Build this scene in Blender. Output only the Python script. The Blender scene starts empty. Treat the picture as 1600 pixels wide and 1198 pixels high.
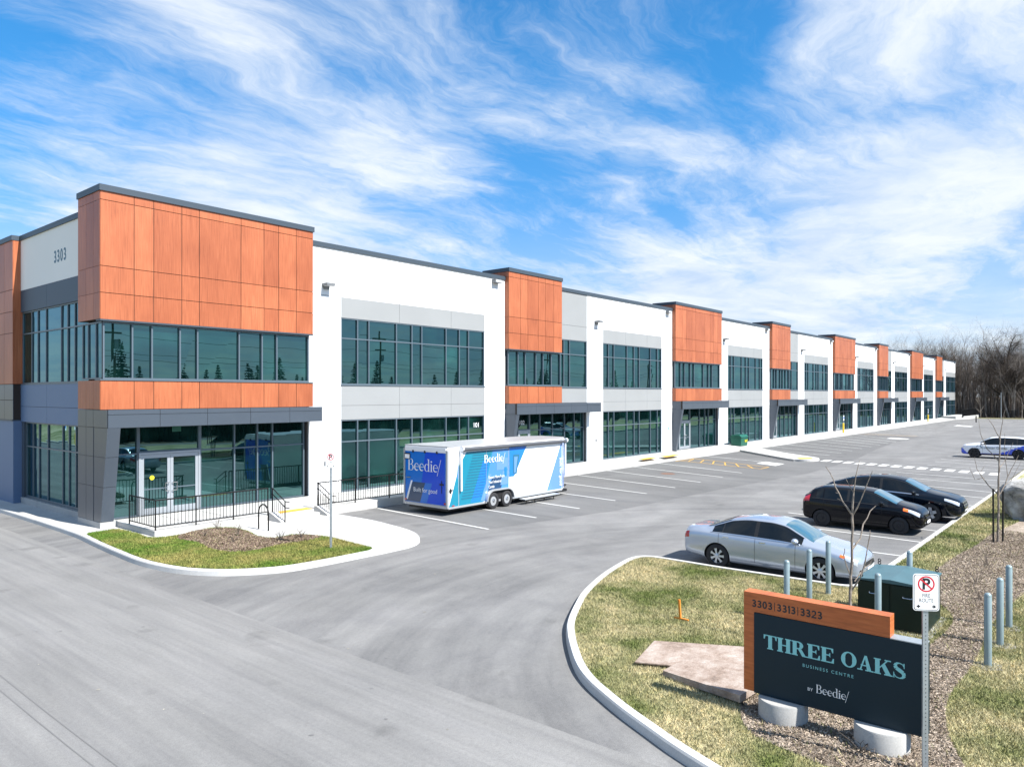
import bpy, bmesh, math, random
import numpy as np
from mathutils import Vector, Matrix, Quaternion
random.seed(7); np.random.seed(7)
R = math.radians
S = bpy.context.scene
# ------------------------------------------------------------------ camera
cd = bpy.data.cameras.new("camera"); cam = bpy.data.objects.new("camera", cd)
S.collection.objects.link(cam)
cam.location = (-10.497, -27.608, 4.85)
cam.rotation_euler = (R(90), 0, R(-50.03))
cd.sensor_width = 36; cd.lens = 25.875; cd.shift_y = 0.0106
cd.clip_start = 0.1; cd.clip_end = 5000
S.camera = cam
S.view_settings.view_transform = 'Standard'; S.view_settings.look = 'None'
S.view_settings.gamma = 1; S.view_settings.use_curve_mapping = False
S.view_settings.exposure = 1.08
S.cycles.max_bounces = 6; S.cycles.transparent_max_bounces = 8
# ------------------------------------------------------------------ sun and sky
SUN_EL, SUN_AZ = 49.0, 6.0          # azimuth: degrees from -Y towards +X
tosun = Vector((math.cos(R(SUN_EL))*math.sin(R(SUN_AZ)), -math.cos(R(SUN_EL))*math.cos(R(SUN_AZ)), math.sin(R(SUN_EL))))
sl = bpy.data.lights.new("sun", 'SUN'); sl.energy = 5.0; sl.angle = R(0.5); sl.color = (1, .955, .89)
so = bpy.data.objects.new("sun", sl); S.collection.objects.link(so)
so.rotation_euler = tosun.to_track_quat('Z', 'Y').to_euler(); so.location = (0, -20, 60)
W = bpy.data.worlds.new("World"); S.world = W; W.use_nodes = True
def build_world():
    nt = W.node_tree; N = nt.nodes; L = nt.links; N.clear()
    def n(t, **k):
        o = N.new(t)
        for a, v in k.items(): setattr(o, a, v)
        return o
    def mth(op, a, b=None, c=None):
        m = n('ShaderNodeMath', operation=op)
        for i, v in enumerate((a, b, c)):
            if v is None: continue
            if isinstance(v, (int, float)): m.inputs[i].default_value = v
            else: L.new(v, m.inputs[i])
        return m.outputs[0]
    out = n('ShaderNodeOutputWorld'); bg = n('ShaderNodeBackground'); bg.inputs[1].default_value = 0.069
    sky = n('ShaderNodeTexSky', sky_type='NISHITA', sun_disc=False)
    sky.sun_elevation = R(SUN_EL); sky.sun_rotation = R(180 - SUN_AZ)
    sky.air_density = 1.0; sky.dust_density = 0.3; sky.ozone_density = 3.0
    tc = n('ShaderNodeTexCoord'); sp = n('ShaderNodeSeparateXYZ'); L.new(tc.outputs['Generated'], sp.inputs[0])
    z = mth('ADD', mth('MAXIMUM', sp.outputs[2], 0.0), 0.10)
    px = mth('DIVIDE', sp.outputs[0], z); py = mth('DIVIDE', sp.outputs[1], z)
    cb = n('ShaderNodeCombineXYZ'); L.new(px, cb.inputs[0]); L.new(py, cb.inputs[1])
    # warp
    w1 = n('ShaderNodeTexNoise'); w1.inputs['Scale'].default_value = 0.9; w1.inputs['Detail'].default_value = 6; w1.inputs['Roughness'].default_value = .55
    L.new(cb.outputs[0], w1.inputs['Vector'])
    wv = n('ShaderNodeVectorMath', operation='MULTIPLY_ADD'); L.new(w1.outputs['Color'], wv.inputs[0])
    wv.inputs[1].default_value = (.75, .75, 0); L.new(cb.outputs[0], wv.inputs[2])
    def layer(rot, sc, detail, rough, loc):
        mp = n('ShaderNodeMapping'); L.new(wv.outputs[0], mp.inputs[0])
        mp.inputs['Rotation'].default_value = (0, 0, R(rot)); mp.inputs['Scale'].default_value = (sc[0], sc[1], 1)
        mp.inputs['Location'].default_value = loc
        t = n('ShaderNodeTexNoise'); L.new(mp.outputs[0], t.inputs['Vector'])
        t.inputs['Scale'].default_value = 1; t.inputs['Detail'].default_value = detail; t.inputs['Roughness'].default_value = rough
        return t.outputs['Fac']
    a = layer(CLOUD_ROT, (0.75, 2.6), 11, 0.66, (3.1, 1.7, 0))      # streaked cirrus
    b = layer(CLOUD_ROT + 22, (2.6, 7.5), 9, 0.7, (7.0, 2.0, 0))     # fine fibres
    c = layer(0, (0.36, 0.36), 4, 0.5, CLOUD_LOC)                      # broad patches
    p = layer(30, (1.5, 1.9), 10, 0.6, (11.0, 5.0, 0))                 # loose puffs
    s_ = mth('ADD', mth('ADD', mth('MULTIPLY', a, 0.52), mth('MULTIPLY', b, 0.26)), mth('ADD', mth('MULTIPLY', c, 0.40), mth('MULTIPLY', p, 0.28)))
    for vx, vy, vz, r, amp in CLOUD_MASSES:
        dt = n('ShaderNodeVectorMath', operation='DOT_PRODUCT'); L.new(tc.outputs['Generated'], dt.inputs[0]); dt.inputs[1].default_value = (vx, vy, vz)
        gm = n('ShaderNodeMapRange', interpolation_type='SMOOTHSTEP'); L.new(dt.outputs['Value'], gm.inputs[0])
        gm.inputs[1].default_value = math.cos(R(r*1.5)); gm.inputs[2].default_value = 1.0; gm.inputs[3].default_value = 0; gm.inputs[4].default_value = amp
        s_ = mth('ADD', s_, gm.outputs[0])
    mr = n('ShaderNodeMapRange', interpolation_type='SMOOTHSTEP'); L.new(s_, mr.inputs[0])
    mr.inputs[1].default_value = 0.615; mr.inputs[2].default_value = 0.91
    low = n('ShaderNodeMapRange', interpolation_type='SMOOTHSTEP'); L.new(sp.outputs[2], low.inputs[0])
    low.inputs[1].default_value = 0.26; low.inputs[2].default_value = 0.0; low.inputs[3].default_value = 0; low.inputs[4].default_value = .8
    f = mth('MAXIMUM', mth('MULTIPLY', mr.outputs[0], 0.95), mth('MULTIPLY', low.outputs[0], mth('ADD', mth('MULTIPLY', a, 1.0), 0.42)))
    tint = n('ShaderNodeMix', data_type='RGBA', blend_type='MULTIPLY'); tint.inputs[0].default_value = 1
    L.new(sky.outputs[0], tint.inputs[6]); hz = n('ShaderNodeMapRange', interpolation_type='SMOOTHSTEP'); L.new(sp.outputs[2], hz.inputs[0]); hz.inputs[1].default_value = 0.0; hz.inputs[2].default_value = 0.42
    tm = n('ShaderNodeMix', data_type='RGBA'); L.new(hz.outputs[0], tm.inputs[0]); tm.inputs[6].default_value = (0.82, 0.90, 1.12, 1); tm.inputs[7].default_value = (0.36, 1.12, 1.5, 1)
    L.new(tm.outputs[2], tint.inputs[7])
    mix = n('ShaderNodeMix', data_type='RGBA'); L.new(f, mix.inputs[0]); L.new(tint.outputs[2], mix.inputs[6])
    cc = n('ShaderNodeMix', data_type='RGBA'); sh = n('ShaderNodeMapRange'); L.new(p, sh.inputs[0]); sh.inputs[1].default_value = .35; sh.inputs[2].default_value = .62
    L.new(sh.outputs[0], cc.inputs[0]); cc.inputs[6].default_value = (4.3, 5.3, 6.8, 1); cc.inputs[7].default_value = (6.6, 7.0, 7.5, 1)
    L.new(cc.outputs[2], mix.inputs[7])
    L.new(mix.outputs[2], bg.inputs[0]); L.new(bg.outputs[0], out.inputs[0])
CLOUD_ROT, CLOUD_LOC = -12, (0.3, 0.9, 0)
CLOUD_MASSES = [(0.8969, 0.2171, 0.3854, 11, 0.12), (0.936, 0.315, 0.1568, 9, 0.06), (0.8312, 0.5304, 0.1666, 8, 0.04), (0.4343, 0.8238, 0.3643, 13, 0.07), (0.6123, 0.7256, 0.314, 10, 0.05), (0.2648, 0.91, 0.3191, 9, -0.13), (0.2906, 0.9347, 0.2047, 8, 0.05), (0.8928, 0.3673, 0.2608, 6, -0.1), (0.6613, 0.6158, 0.4284, 5, -0.06), (0.8234, 0.3659, 0.4338, 4, -0.12), (0.9783, 0.1551, 0.1374, 6, -0.13), (0.9714, 0.1109, 0.2099, 6, 0.1), (0.7752, 0.5839, 0.241, 5, -0.05), (0.5293, 0.7194, 0.4497, 5, -0.06), (0.3318, 0.8505, 0.408, 5, 0.06), (0.8149, 0.4725, 0.3357, 5, 0.05), (0.9292, 0.0892, 0.3586, 4, -0.08), (0.938, 0.1549, 0.3102, 9, 0.045), (0.907, 0.3858, 0.1689, 6, 0.054), (0.9589, 0.225, 0.1728, 5, 0.045), (0.8554, 0.496, 0.1491, 5, 0.036), (0.985, 0.1497, 0.0858, 7, 0.054), (0.9429, 0.3173, 0.1015, 6, 0.036), (0.4041, 0.8881, 0.2189, 6, 0.08)]   # direction, angular radius, more or less cloud
build_world()

# ------------------------------------------------------------------ materials
M = {}
def mat(name, col, rough=0.6, metal=0.0, spec=0.5, var=None, coat=0):
    m = bpy.data.materials.new(name); m.use_nodes = True; nt = m.node_tree
    b = nt.nodes['Principled BSDF']
    b.inputs['Base Color'].default_value = (*col, 1); b.inputs['Roughness'].default_value = rough
    b.inputs['Metallic'].default_value = metal; b.inputs['Specular IOR Level'].default_value = spec
    if coat: b.inputs['Coat Weight'].default_value = coat; b.inputs['Coat Roughness'].default_value = 0.03
    M[name] = m
    if var:   # (scale, amount): procedural mottling
        noise_var(m, col, *var)
    return m
def nd(nt, t, **k):
    o = nt.nodes.new(t)
    for a, v in k.items(): setattr(o, a, v)
    return o
def noise_var(m, col, scale, amt, stretch=(1, 1, 1), detail=5):
    nt = m.node_tree; b = nt.nodes['Principled BSDF']
    g = nd(nt, 'ShaderNodeNewGeometry'); mp = nd(nt, 'ShaderNodeMapping'); mp.inputs['Scale'].default_value = stretch
    nt.links.new(g.outputs['Position'], mp.inputs[0])
    t = nd(nt, 'ShaderNodeTexNoise'); t.inputs['Scale'].default_value = scale; t.inputs['Detail'].default_value = detail
    nt.links.new(mp.outputs[0], t.inputs['Vector'])
    cr = nd(nt, 'ShaderNodeMapRange'); nt.links.new(t.outputs['Fac'], cr.inputs[0])
    cr.inputs[1].default_value = .25; cr.inputs[2].default_value = .75
    cr.inputs[3].default_value = 1 - amt; cr.inputs[4].default_value = 1 + amt
    mx = nd(nt, 'ShaderNodeVectorMath', operation='SCALE'); mx.inputs[0].default_value = col
    nt.links.new(cr.outputs[0], mx.inputs['Scale']); nt.links.new(mx.outputs[0], b.inputs['Base Color'])
    return t
def ramp(nt, fac, stops):
    r = nd(nt, 'ShaderNodeValToRGB'); e = r.color_ramp.elements
    while len(e) > 1: e.remove(e[-1])
    e[0].position = stops[0][0]; e[0].color = (*stops[0][1], 1)
    for p, c in stops[1:]:
        x = e.new(p); x.color = (*c, 1)
    nt.links.new(fac, r.inputs[0]); return r.outputs[0]
def pos_noise(nt, scale, stretch=(1, 1, 1), detail=5, rough=.55, rot=0, loc=(0, 0, 0), dist=0):
    g = nd(nt, 'ShaderNodeNewGeometry'); mp = nd(nt, 'ShaderNodeMapping'); mp.inputs['Scale'].default_value = stretch
    mp.inputs['Rotation'].default_value = (0, 0, rot); mp.inputs['Location'].default_value = loc
    nt.links.new(g.outputs['Position'], mp.inputs[0])
    t = nd(nt, 'ShaderNodeTexNoise'); t.inputs['Scale'].default_value = scale; t.inputs['Detail'].default_value = detail
    t.inputs['Roughness'].default_value = rough; t.inputs['Distortion'].default_value = dist
    nt.links.new(mp.outputs[0], t.inputs['Vector']); return t.outputs['Fac']
def mul(nt, a, b, fac=1.0, mode='MULTIPLY'):
    m = nd(nt, 'ShaderNodeMix', data_type='RGBA', blend_type=mode); m.inputs[0].default_value = fac
    for i, v in ((6, a), (7, b)):
        if isinstance(v, tuple): m.inputs[i].default_value = (*v, 1)
        else: nt.links.new(v, m.inputs[i])
    return m.outputs[2]
def bump(m, fac, strength, dist=.01):
    nt = m.node_tree; b = nd(nt, 'ShaderNodeBump'); b.inputs['Strength'].default_value = strength; b.inputs['Distance'].default_value = dist
    nt.links.new(fac, b.inputs['Height']); nt.links.new(b.outputs[0], nt.nodes['Principled BSDF'].inputs['Normal'])

mat('white_wall', (0.688, 0.697, 0.705), .7, var=(.35, .025))
mat('wall_joint', (0.07, 0.07, 0.075), .8)
mat('grey_panel', (.262, .272, .276), .5, .0, .35, var=(.5, .04))
mat('dark_panel', (0.062, 0.078, 0.100), .32, .1, .5, var=(.6, .06))
mat('cap_metal', (0.050, 0.068, 0.088), .45, .1, .4)
mat('panel_gap', (.03, .022, .018), .9)
mat('frame_metal', (0.100, 0.132, 0.160), .4, .2)
mat('door_metal', (0.336, 0.368, 0.400), .4, .35)
mat('black_metal', (.006, .006, .007), .5, 0, .25)
mat('galvanised', (0.336, 0.376, 0.400), .42, .45, var=(14, .12))
mat('bollard_paint', (0.224, 0.296, 0.320), .45, .25, var=(6, .08))
mat('concrete', (.52, .52, .51), .85)
mat('rubber', (.018, .018, .02), .8)
mat('interior_dark', (.02, .03, .03), .9)
mat('white_paint', (0.576, 0.576, 0.560), .6)
mat('yellow_paint', (0.600, 0.336, 0.040), .6)
mat('bollard_yellow', (0.640, 0.440, 0.016), .4)
mat('lamp_metal', (0.176, 0.184, 0.192), .5, .2)
mat('lamp_lens', (.55, .57, .6), .2)
mat('navy_panel', (.004, .019, .031), .45, 0, .25)
mat('sign_teal', (.22, .55, .57), .5)
mat('sign_white', (.82, .83, .84), .45)
mat('sign_black', (.012, .014, .02), .5)
mat('sign_red', (.55, .015, .03), .45)
mat('number_blue', (.045, .12, .17), .45)
mat('sticker_yellow', (.75, .65, .02), .5)
mat('green_plastic', (0.003, 0.088, 0.056), .45)
mat('transformer_green', (.003, .014, .012), .4, 0, .3, var=(3, .2))
mat('transformer_top', (.055, .12, .14), .42, .0, .4, var=(3, .12))
mat('trailer_white', (.80, .81, .82), .3)
mat('trailer_trim', (0.496, 0.512, 0.528), .35, .5)
mat('blue_deep', (.008, .075, .62), .25, 0, .4)
mat('blue_mid', (.014, .17, .60), .2, 0, .5)
mat('blue_sky', (0.060, 0.208, 0.480), .18, 0, .6)
mat('blue_pale', (0.112, 0.240, 0.544), .18, 0, .6)
mat('blue_navy', (.012, .05, .12), .18, 0, .6)
mat('teal_flat', (0.010, 0.192, 0.288), .15, 0, .6)
mat('teal_dark', (.02, .13, .22), .2, 0, .6)
mat('car_silver', (.40, .45, .53), .25, .5, coat=1, var=(.8, .02))
mat('car_black', (.003, .0035, .006), .08, 0, .32)
mat('car_navy', (.003, .006, .012), .08, 0, .38)
mat('car_white', (.74, .76, .80), .22, 0, .5, coat=1)
mat('car_blue', (.01, .06, .55), .2, 0, .5, coat=1)
mat('trim_black', (.012, .012, .013), .45)
mat('arch_dark', (.006, .006, .007), .9)
mat('chrome', (.65, .67, .7), .18, 1)
mat('lamp_red', (.40, .01, .015), .15, coat=1)
mat('lamp_orange', (.85, .17, .02), .2, coat=1)
mat('lamp_clear', (.60, .64, .68), .12, .3, coat=1)
mat('alloy', (.55, .58, .62), .35, .6)
mat('steel_black', (.02, .02, .022), .5, .3)
mat('plastic_grey', (.10, .105, .11), .6)
mat('stake_orange', (0.640, 0.224, 0.024), .7)
mat('stake_black', (.02, .018, .016), .8)
mat('spruce', (.022, .045, .024), .8, var=(1.2, .3))
mat('far_spruce_trunk', (.06, .045, .035), .9)
mat('utility_wood', (.10, .075, .055), .85)
mat('hedge', (.030, .028, .02), .95, var=(.8, .4))

def m_concrete(name, base, scale=1.0):
    m = mat(name, base, .85); nt = m.node_tree
    a = pos_noise(nt, .6*scale, detail=8, rough=.7); b = pos_noise(nt, 45, detail=3)
    c = ramp(nt, a, [(.3, tuple(v*.82 for v in base)), (.55, base), (.75, tuple(v*1.1 for v in base))])
    c = mul(nt, c, ramp(nt, b, [(.3, (.86, .86, .86)), (.7, (1.05, 1.05, 1.05))]))
    nt.links.new(c, nt.nodes['Principled BSDF'].inputs['Base Color']); bump(m, b, .25, .004); return m
m_concrete('sidewalk', (.46, .455, .44)); m_concrete('curb_conc', (.50, .50, .49)); m_concrete('base_conc', (.40, .40, .39))

def m_asphalt(name, base, stretch, rot, big, turn=None):
    m = mat(name, base, .88, 0, .35); nt = m.node_tree
    fine = pos_noise(nt, 60, detail=3, rough=.7)
    st = pos_noise(nt, big, stretch, detail=7, rough=.6, rot=rot, dist=.6)
    st2 = pos_noise(nt, big*3.1, (stretch[0]*1.6, stretch[1]*.6, 1), detail=5, rough=.65, rot=rot + .12, dist=.4)
    bl = pos_noise(nt, .16, detail=6, rough=.6, loc=(4, 9, 0), dist=1.0)
    c = ramp(nt, st, [(.30, tuple(v*.84 for v in base)), (.5, base), (.72, tuple(v*1.17 for v in base))])
    gp = nd(nt, 'ShaderNodeNewGeometry'); sx3 = nd(nt, 'ShaderNodeSeparateXYZ'); nt.links.new(gp.outputs['Position'], sx3.inputs[0])
    def mm(op, a, b=None):
        q = nd(nt, 'ShaderNodeMath', operation=op)
        for i, v in enumerate((a, b)):
            if v is None: continue
            if isinstance(v, (int, float)): q.inputs[i].default_value = v
            else: nt.links.new(v, q.inputs[i])
        return q.outputs[0]
    if turn:
        dx = mm('SUBTRACT', sx3.outputs[0], turn[0]); dy = mm('SUBTRACT', sx3.outputs[1], turn[1])
        rad = mm('SQRT', mm('ADD', mm('MULTIPLY', dx, dx), mm('MULTIPLY', dy, dy))); an = mm('ARCTAN2', dy, dx)
        cb = nd(nt, 'ShaderNodeCombineXYZ'); nt.links.new(mm('MULTIPLY', rad, 1.5), cb.inputs[0]); nt.links.new(mm('MULTIPLY', an, 1.6), cb.inputs[1])
        tn = nd(nt, 'ShaderNodeTexNoise'); tn.inputs['Scale'].default_value = 1; tn.inputs['Detail'].default_value = 7; tn.inputs['Roughness'].default_value = .68; tn.inputs['Distortion'].default_value = .25
        nt.links.new(cb.outputs[0], tn.inputs['Vector'])
        c = mul(nt, c, ramp(nt, tn.outputs['Fac'], [(.30, (.80, .80, .81)), (.5, (1, 1, 1)), (.70, (1.17, 1.165, 1.155))]))
    c = mul(nt, c, ramp(nt, st2, [(.32, (.88, .88, .89)), (.6, (1.05, 1.05, 1.04))]))
    c = mul(nt, c, ramp(nt, bl, [(.35, (.90, .905, .91)), (.6, (1.05, 1.05, 1.05))]))
    gr = pos_noise(nt, 14, detail=6, rough=.75)
    c = mul(nt, c, ramp(nt, gr, [(.32, (.88, .88, .88)), (.5, (1, 1, 1)), (.70, (1.10, 1.10, 1.10))]))
    c = mul(nt, c, ramp(nt, fine, [(.3, (.74, .74, .74)), (.5, (1, 1, 1)), (.72, (1.18, 1.18, 1.18))]))
    sp_ = pos_noise(nt, .75, detail=3, rough=.4, loc=(31, 7, 0))
    c = mul(nt, c, ramp(nt, sp_, [(.0, (.70, .70, .70)), (.27, (.78, .78, .78)), (.34, (1, 1, 1))]))
    lt = pos_noise(nt, 2.6, detail=9, rough=.8, loc=(5, 5, 0))
    c = mul(nt, c, ramp(nt, lt, [(.60, (1, 1, 1)), (.70, (1.14, 1.13, 1.12))]))
    nt.links.new(c, nt.nodes['Principled BSDF'].inputs['Base Color']); bump(m, fine, .45, .008); return m
m_asphalt('asphalt_road', (.187, .185, .182), (1.1, .10, 1), .10, .9)
m_asphalt('asphalt_lot', (.163, .162, .161), (.22, .55, 1), .35, .7, turn=(5.0, -26.0))
m_asphalt('asphalt_dark', (.128, .128, .128), (.5, .2, 1), .0, .6)

def m_wood(name, base, horiz=False):
    m = mat(name, base, .42, 0, .45); nt = m.node_tree; b = nt.nodes['Principled BSDF']
    st = (3, 3, 28) if horiz else (26, 26, 1.0)
    a = pos_noise(nt, 1.0, st, detail=6, rough=.6, dist=.3)
    big = pos_noise(nt, .9, (1, 1, .5), detail=4)
    g = nd(nt, 'ShaderNodeNewGeometry')
    c = ramp(nt, a, [(.3, tuple(v*.74 for v in base)), (.5, base), (.7, (base[0]*1.12, base[1]*1.25, base[2]*1.35))])
    c = mul(nt, c, ramp(nt, big, [(.35, (.88, .84, .82)), (.65, (1.07, 1.08, 1.08))]))
    c = mul(nt, c, ramp(nt, g.outputs['Random Per Island'], [(0, (.87, .84, .82)), (1, (1.10, 1.14, 1.14))]))
    nt.links.new(c, b.inputs['Base Color'])
m_wood('wood_panel', (.37, .110, .046)); m_wood('wood_panel_h', (.45, .115, .030), True)

def m_glass():
    m = bpy.data.materials.new('window_glass'); m.use_nodes = True; nt = m.node_tree; N = nt.nodes; N.clear()
    out = nd(nt, 'ShaderNodeOutputMaterial')
    g1 = nd(nt, 'ShaderNodeBsdfGlossy'); g1.inputs['Color'].default_value = (.060, .135, .135, 1); g1.inputs['Roughness'].default_value = .0
    g2 = nd(nt, 'ShaderNodeBsdfGlossy'); g2.inputs['Color'].default_value = (.55, .85, 1, 1); g2.inputs['Roughness'].default_value = .0
    df = nd(nt, 'ShaderNodeBsdfDiffuse'); df.inputs['Color'].default_value = (.002, .010, .010, 1)
    fr = nd(nt, 'ShaderNodeFresnel'); fr.inputs['IOR'].default_value = 1.5
    no = pos_noise(nt, .55, detail=1)
    b = nd(nt, 'ShaderNodeBump'); b.inputs['Strength'].default_value = .35; b.inputs['Distance'].default_value = .006
    nt.links.new(no, b.inputs['Height'])
    for s in (g1, g2): nt.links.new(b.outputs[0], s.inputs['Normal'])
    ge = nd(nt, 'ShaderNodeNewGeometry')
    c1 = ramp(nt, ge.outputs['Random Per Island'], [(0, (.036, .084, .096)), (.45, (.055, .110, .115)), (.8, (.064, .125, .124)), (1, (.048, .13, .122))])
    nt.links.new(c1, g1.inputs['Color'])
    inner = pos_noise(nt, .5, (1, 1, 1.6), detail=2, loc=(3, 1, 5))
    c2 = ramp(nt, inner, [(.45, (.001, .006, .006)), (.62, (.003, .016, .014)), (.72, (.006, .03, .026))])
    nt.links.new(c2, df.inputs['Color'])
    ad = nd(nt, 'ShaderNodeAddShader'); nt.links.new(g1.outputs[0], ad.inputs[0]); nt.links.new(df.outputs[0], ad.inputs[1])
    mx = nd(nt, 'ShaderNodeMixShader'); nt.links.new(fr.outputs[0], mx.inputs[0])
    nt.links.new(ad.outputs[0], mx.inputs[1]); nt.links.new(g2.outputs[0], mx.inputs[2])
    nt.links.new(mx.outputs[0], out.inputs[0]); M['window_glass'] = m
m_glass()
def m_carglass():
    m = mat('car_glass', (.004, .007, .010), .03, 0, .45)
    m = mat('windscreen_glass', (.03, .10, .13), .03, 0, 1.0, coat=1)
    m.node_tree.nodes['Principled BSDF'].inputs['IOR'].default_value = 2.0
m_carglass()

def m_grass(name, straw, green, dark, bias):
    m = mat(name, straw, .8, 0, .2); nt = m.node_tree
    a = pos_noise(nt, .55, detail=6, rough=.65, loc=(bias, 0, 0)); f = pos_noise(nt, 9, detail=6, rough=.8)
    g = nd(nt, 'ShaderNodeNewGeometry')
    c = ramp(nt, a, [(.40, straw), (.52, tuple((x+y)/2 for x, y in zip(straw, green))), (.64, green)])
    c2 = ramp(nt, f, [(.35, (.5, .5, .45)), (.5, (1, 1, 1)), (.68, (1.45, 1.35, 1.2))])
    c = mul(nt, c, c2)
    c = mul(nt, c, ramp(nt, g.outputs['Random Per Island'], [(0, (.55, .6, .5)), (.5, (1, 1, 1)), (1, (1.6, 1.45, 1.35))]))
    nt.links.new(c, nt.nodes['Principled BSDF'].inputs['Base Color'])
STRAW, GREEN = (.41, .375, .235), (.115, .15, .045)
m_grass('grass_dry', STRAW, GREEN, 0, 0.0)
m_grass('grass_fresh', (.25, .24, .085), (.09, .17, .025), 0, 3.0)
def m_soil(name, cols, sc=14):
    m = mat(name, cols[1], .95, 0, .1); nt = m.node_tree
    a = pos_noise(nt, sc, detail=8, rough=.8); b = pos_noise(nt, 1.1, detail=5)
    g = nd(nt, 'ShaderNodeNewGeometry')
    c = ramp(nt, a, [(.34, cols[0]), (.5, cols[1]), (.66, cols[2])])
    c = mul(nt, c, ramp(nt, b, [(.35, (.8, .78, .76)), (.65, (1.1, 1.1, 1.1))]))
    c = mul(nt, c, ramp(nt, g.outputs['Random Per Island'], [(0, (.45, .42, .4)), (.55, (1, 1, 1)), (1, (1.7, 1.65, 1.6))]))
    nt.links.new(c, nt.nodes['Principled BSDF'].inputs['Base Color']); bump(m, a, .6, .02)
m_soil('mulch', ((.12, .095, .07), (.275, .23, .185), (.46, .41, .36)))
m_soil('mulch_brown', ((.09, .065, .045), (.20, .15, .115), (.38, .31, .26)))
m_soil('forest_floor', ((.05, .04, .03), (.11, .09, .065), (.2, .17, .13)), 2)
m_soil('verge', ((.09, .10, .045), (.18, .17, .09), (.26, .24, .15)), 3)
m_soil('gravel', ((.18, .17, .15), (.30, .29, .26), (.42, .41, .38)), 40)
def m_bark(name, base, sc=(14, 14, 3)):
    m = mat(name, base, .9, 0, .2); nt = m.node_tree
    a = pos_noise(nt, 1, sc, detail=6, rough=.7)
    c = ramp(nt, a, [(.35, tuple(v*.55 for v in base)), (.5, base), (.68, tuple(v*1.7 for v in base))])
    nt.links.new(c, nt.nodes['Principled BSDF'].inputs['Base Color']); bump(m, a, .4, .01)
m_bark('bark_grey', (.21, .18, .155), (30, 30, 8)); m_bark('bark_dark', (.055, .044, .036), (3, 3, .8))
m_bark('bark_mid', (.13, .108, .09), (3, 3, .8)); m_bark('bark_pale', (.24, .21, .185), (3, 3, .8))
def m_rock():
    m = mat('rock', (.4, .4, .4), .9); nt = m.node_tree
    a = pos_noise(nt, 2.5, detail=9, rough=.7); b = pos_noise(nt, .9, detail=4)
    c = ramp(nt, a, [(.32, (.07, .07, .072)), (.46, (.21, .21, .205)), (.64, (.40, .40, .39))])
    c = mul(nt, c, ramp(nt, b, [(.4, (.8, .78, .76)), (.6, (1.1, 1.1, 1.1))]))
    nt.links.new(c, nt.nodes['Principled BSDF'].inputs['Base Color']); bump(m, a, .9, .05)
m_rock()
def m_ply():
    m = mat('plywood', (.4, .27, .2), .8); nt = m.node_tree
    a = pos_noise(nt, 2.6, (1, 1, 1), detail=10, rough=.78); f = pos_noise(nt, 40, detail=5, rough=.8)
    c = ramp(nt, a, [(.30, (.13, .10, .08)), (.42, (.25, .185, .145)), (.52, (.34, .27, .225)), (.62, (.40, .345, .30)), (.70, (.52, .50, .48))])
    c = mul(nt, c, ramp(nt, f, [(.35, (.68, .68, .68)), (.65, (1.15, 1.15, 1.15))]))
    nt.links.new(c, nt.nodes['Principled BSDF'].inputs['Base Color'])
m_ply()

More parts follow.
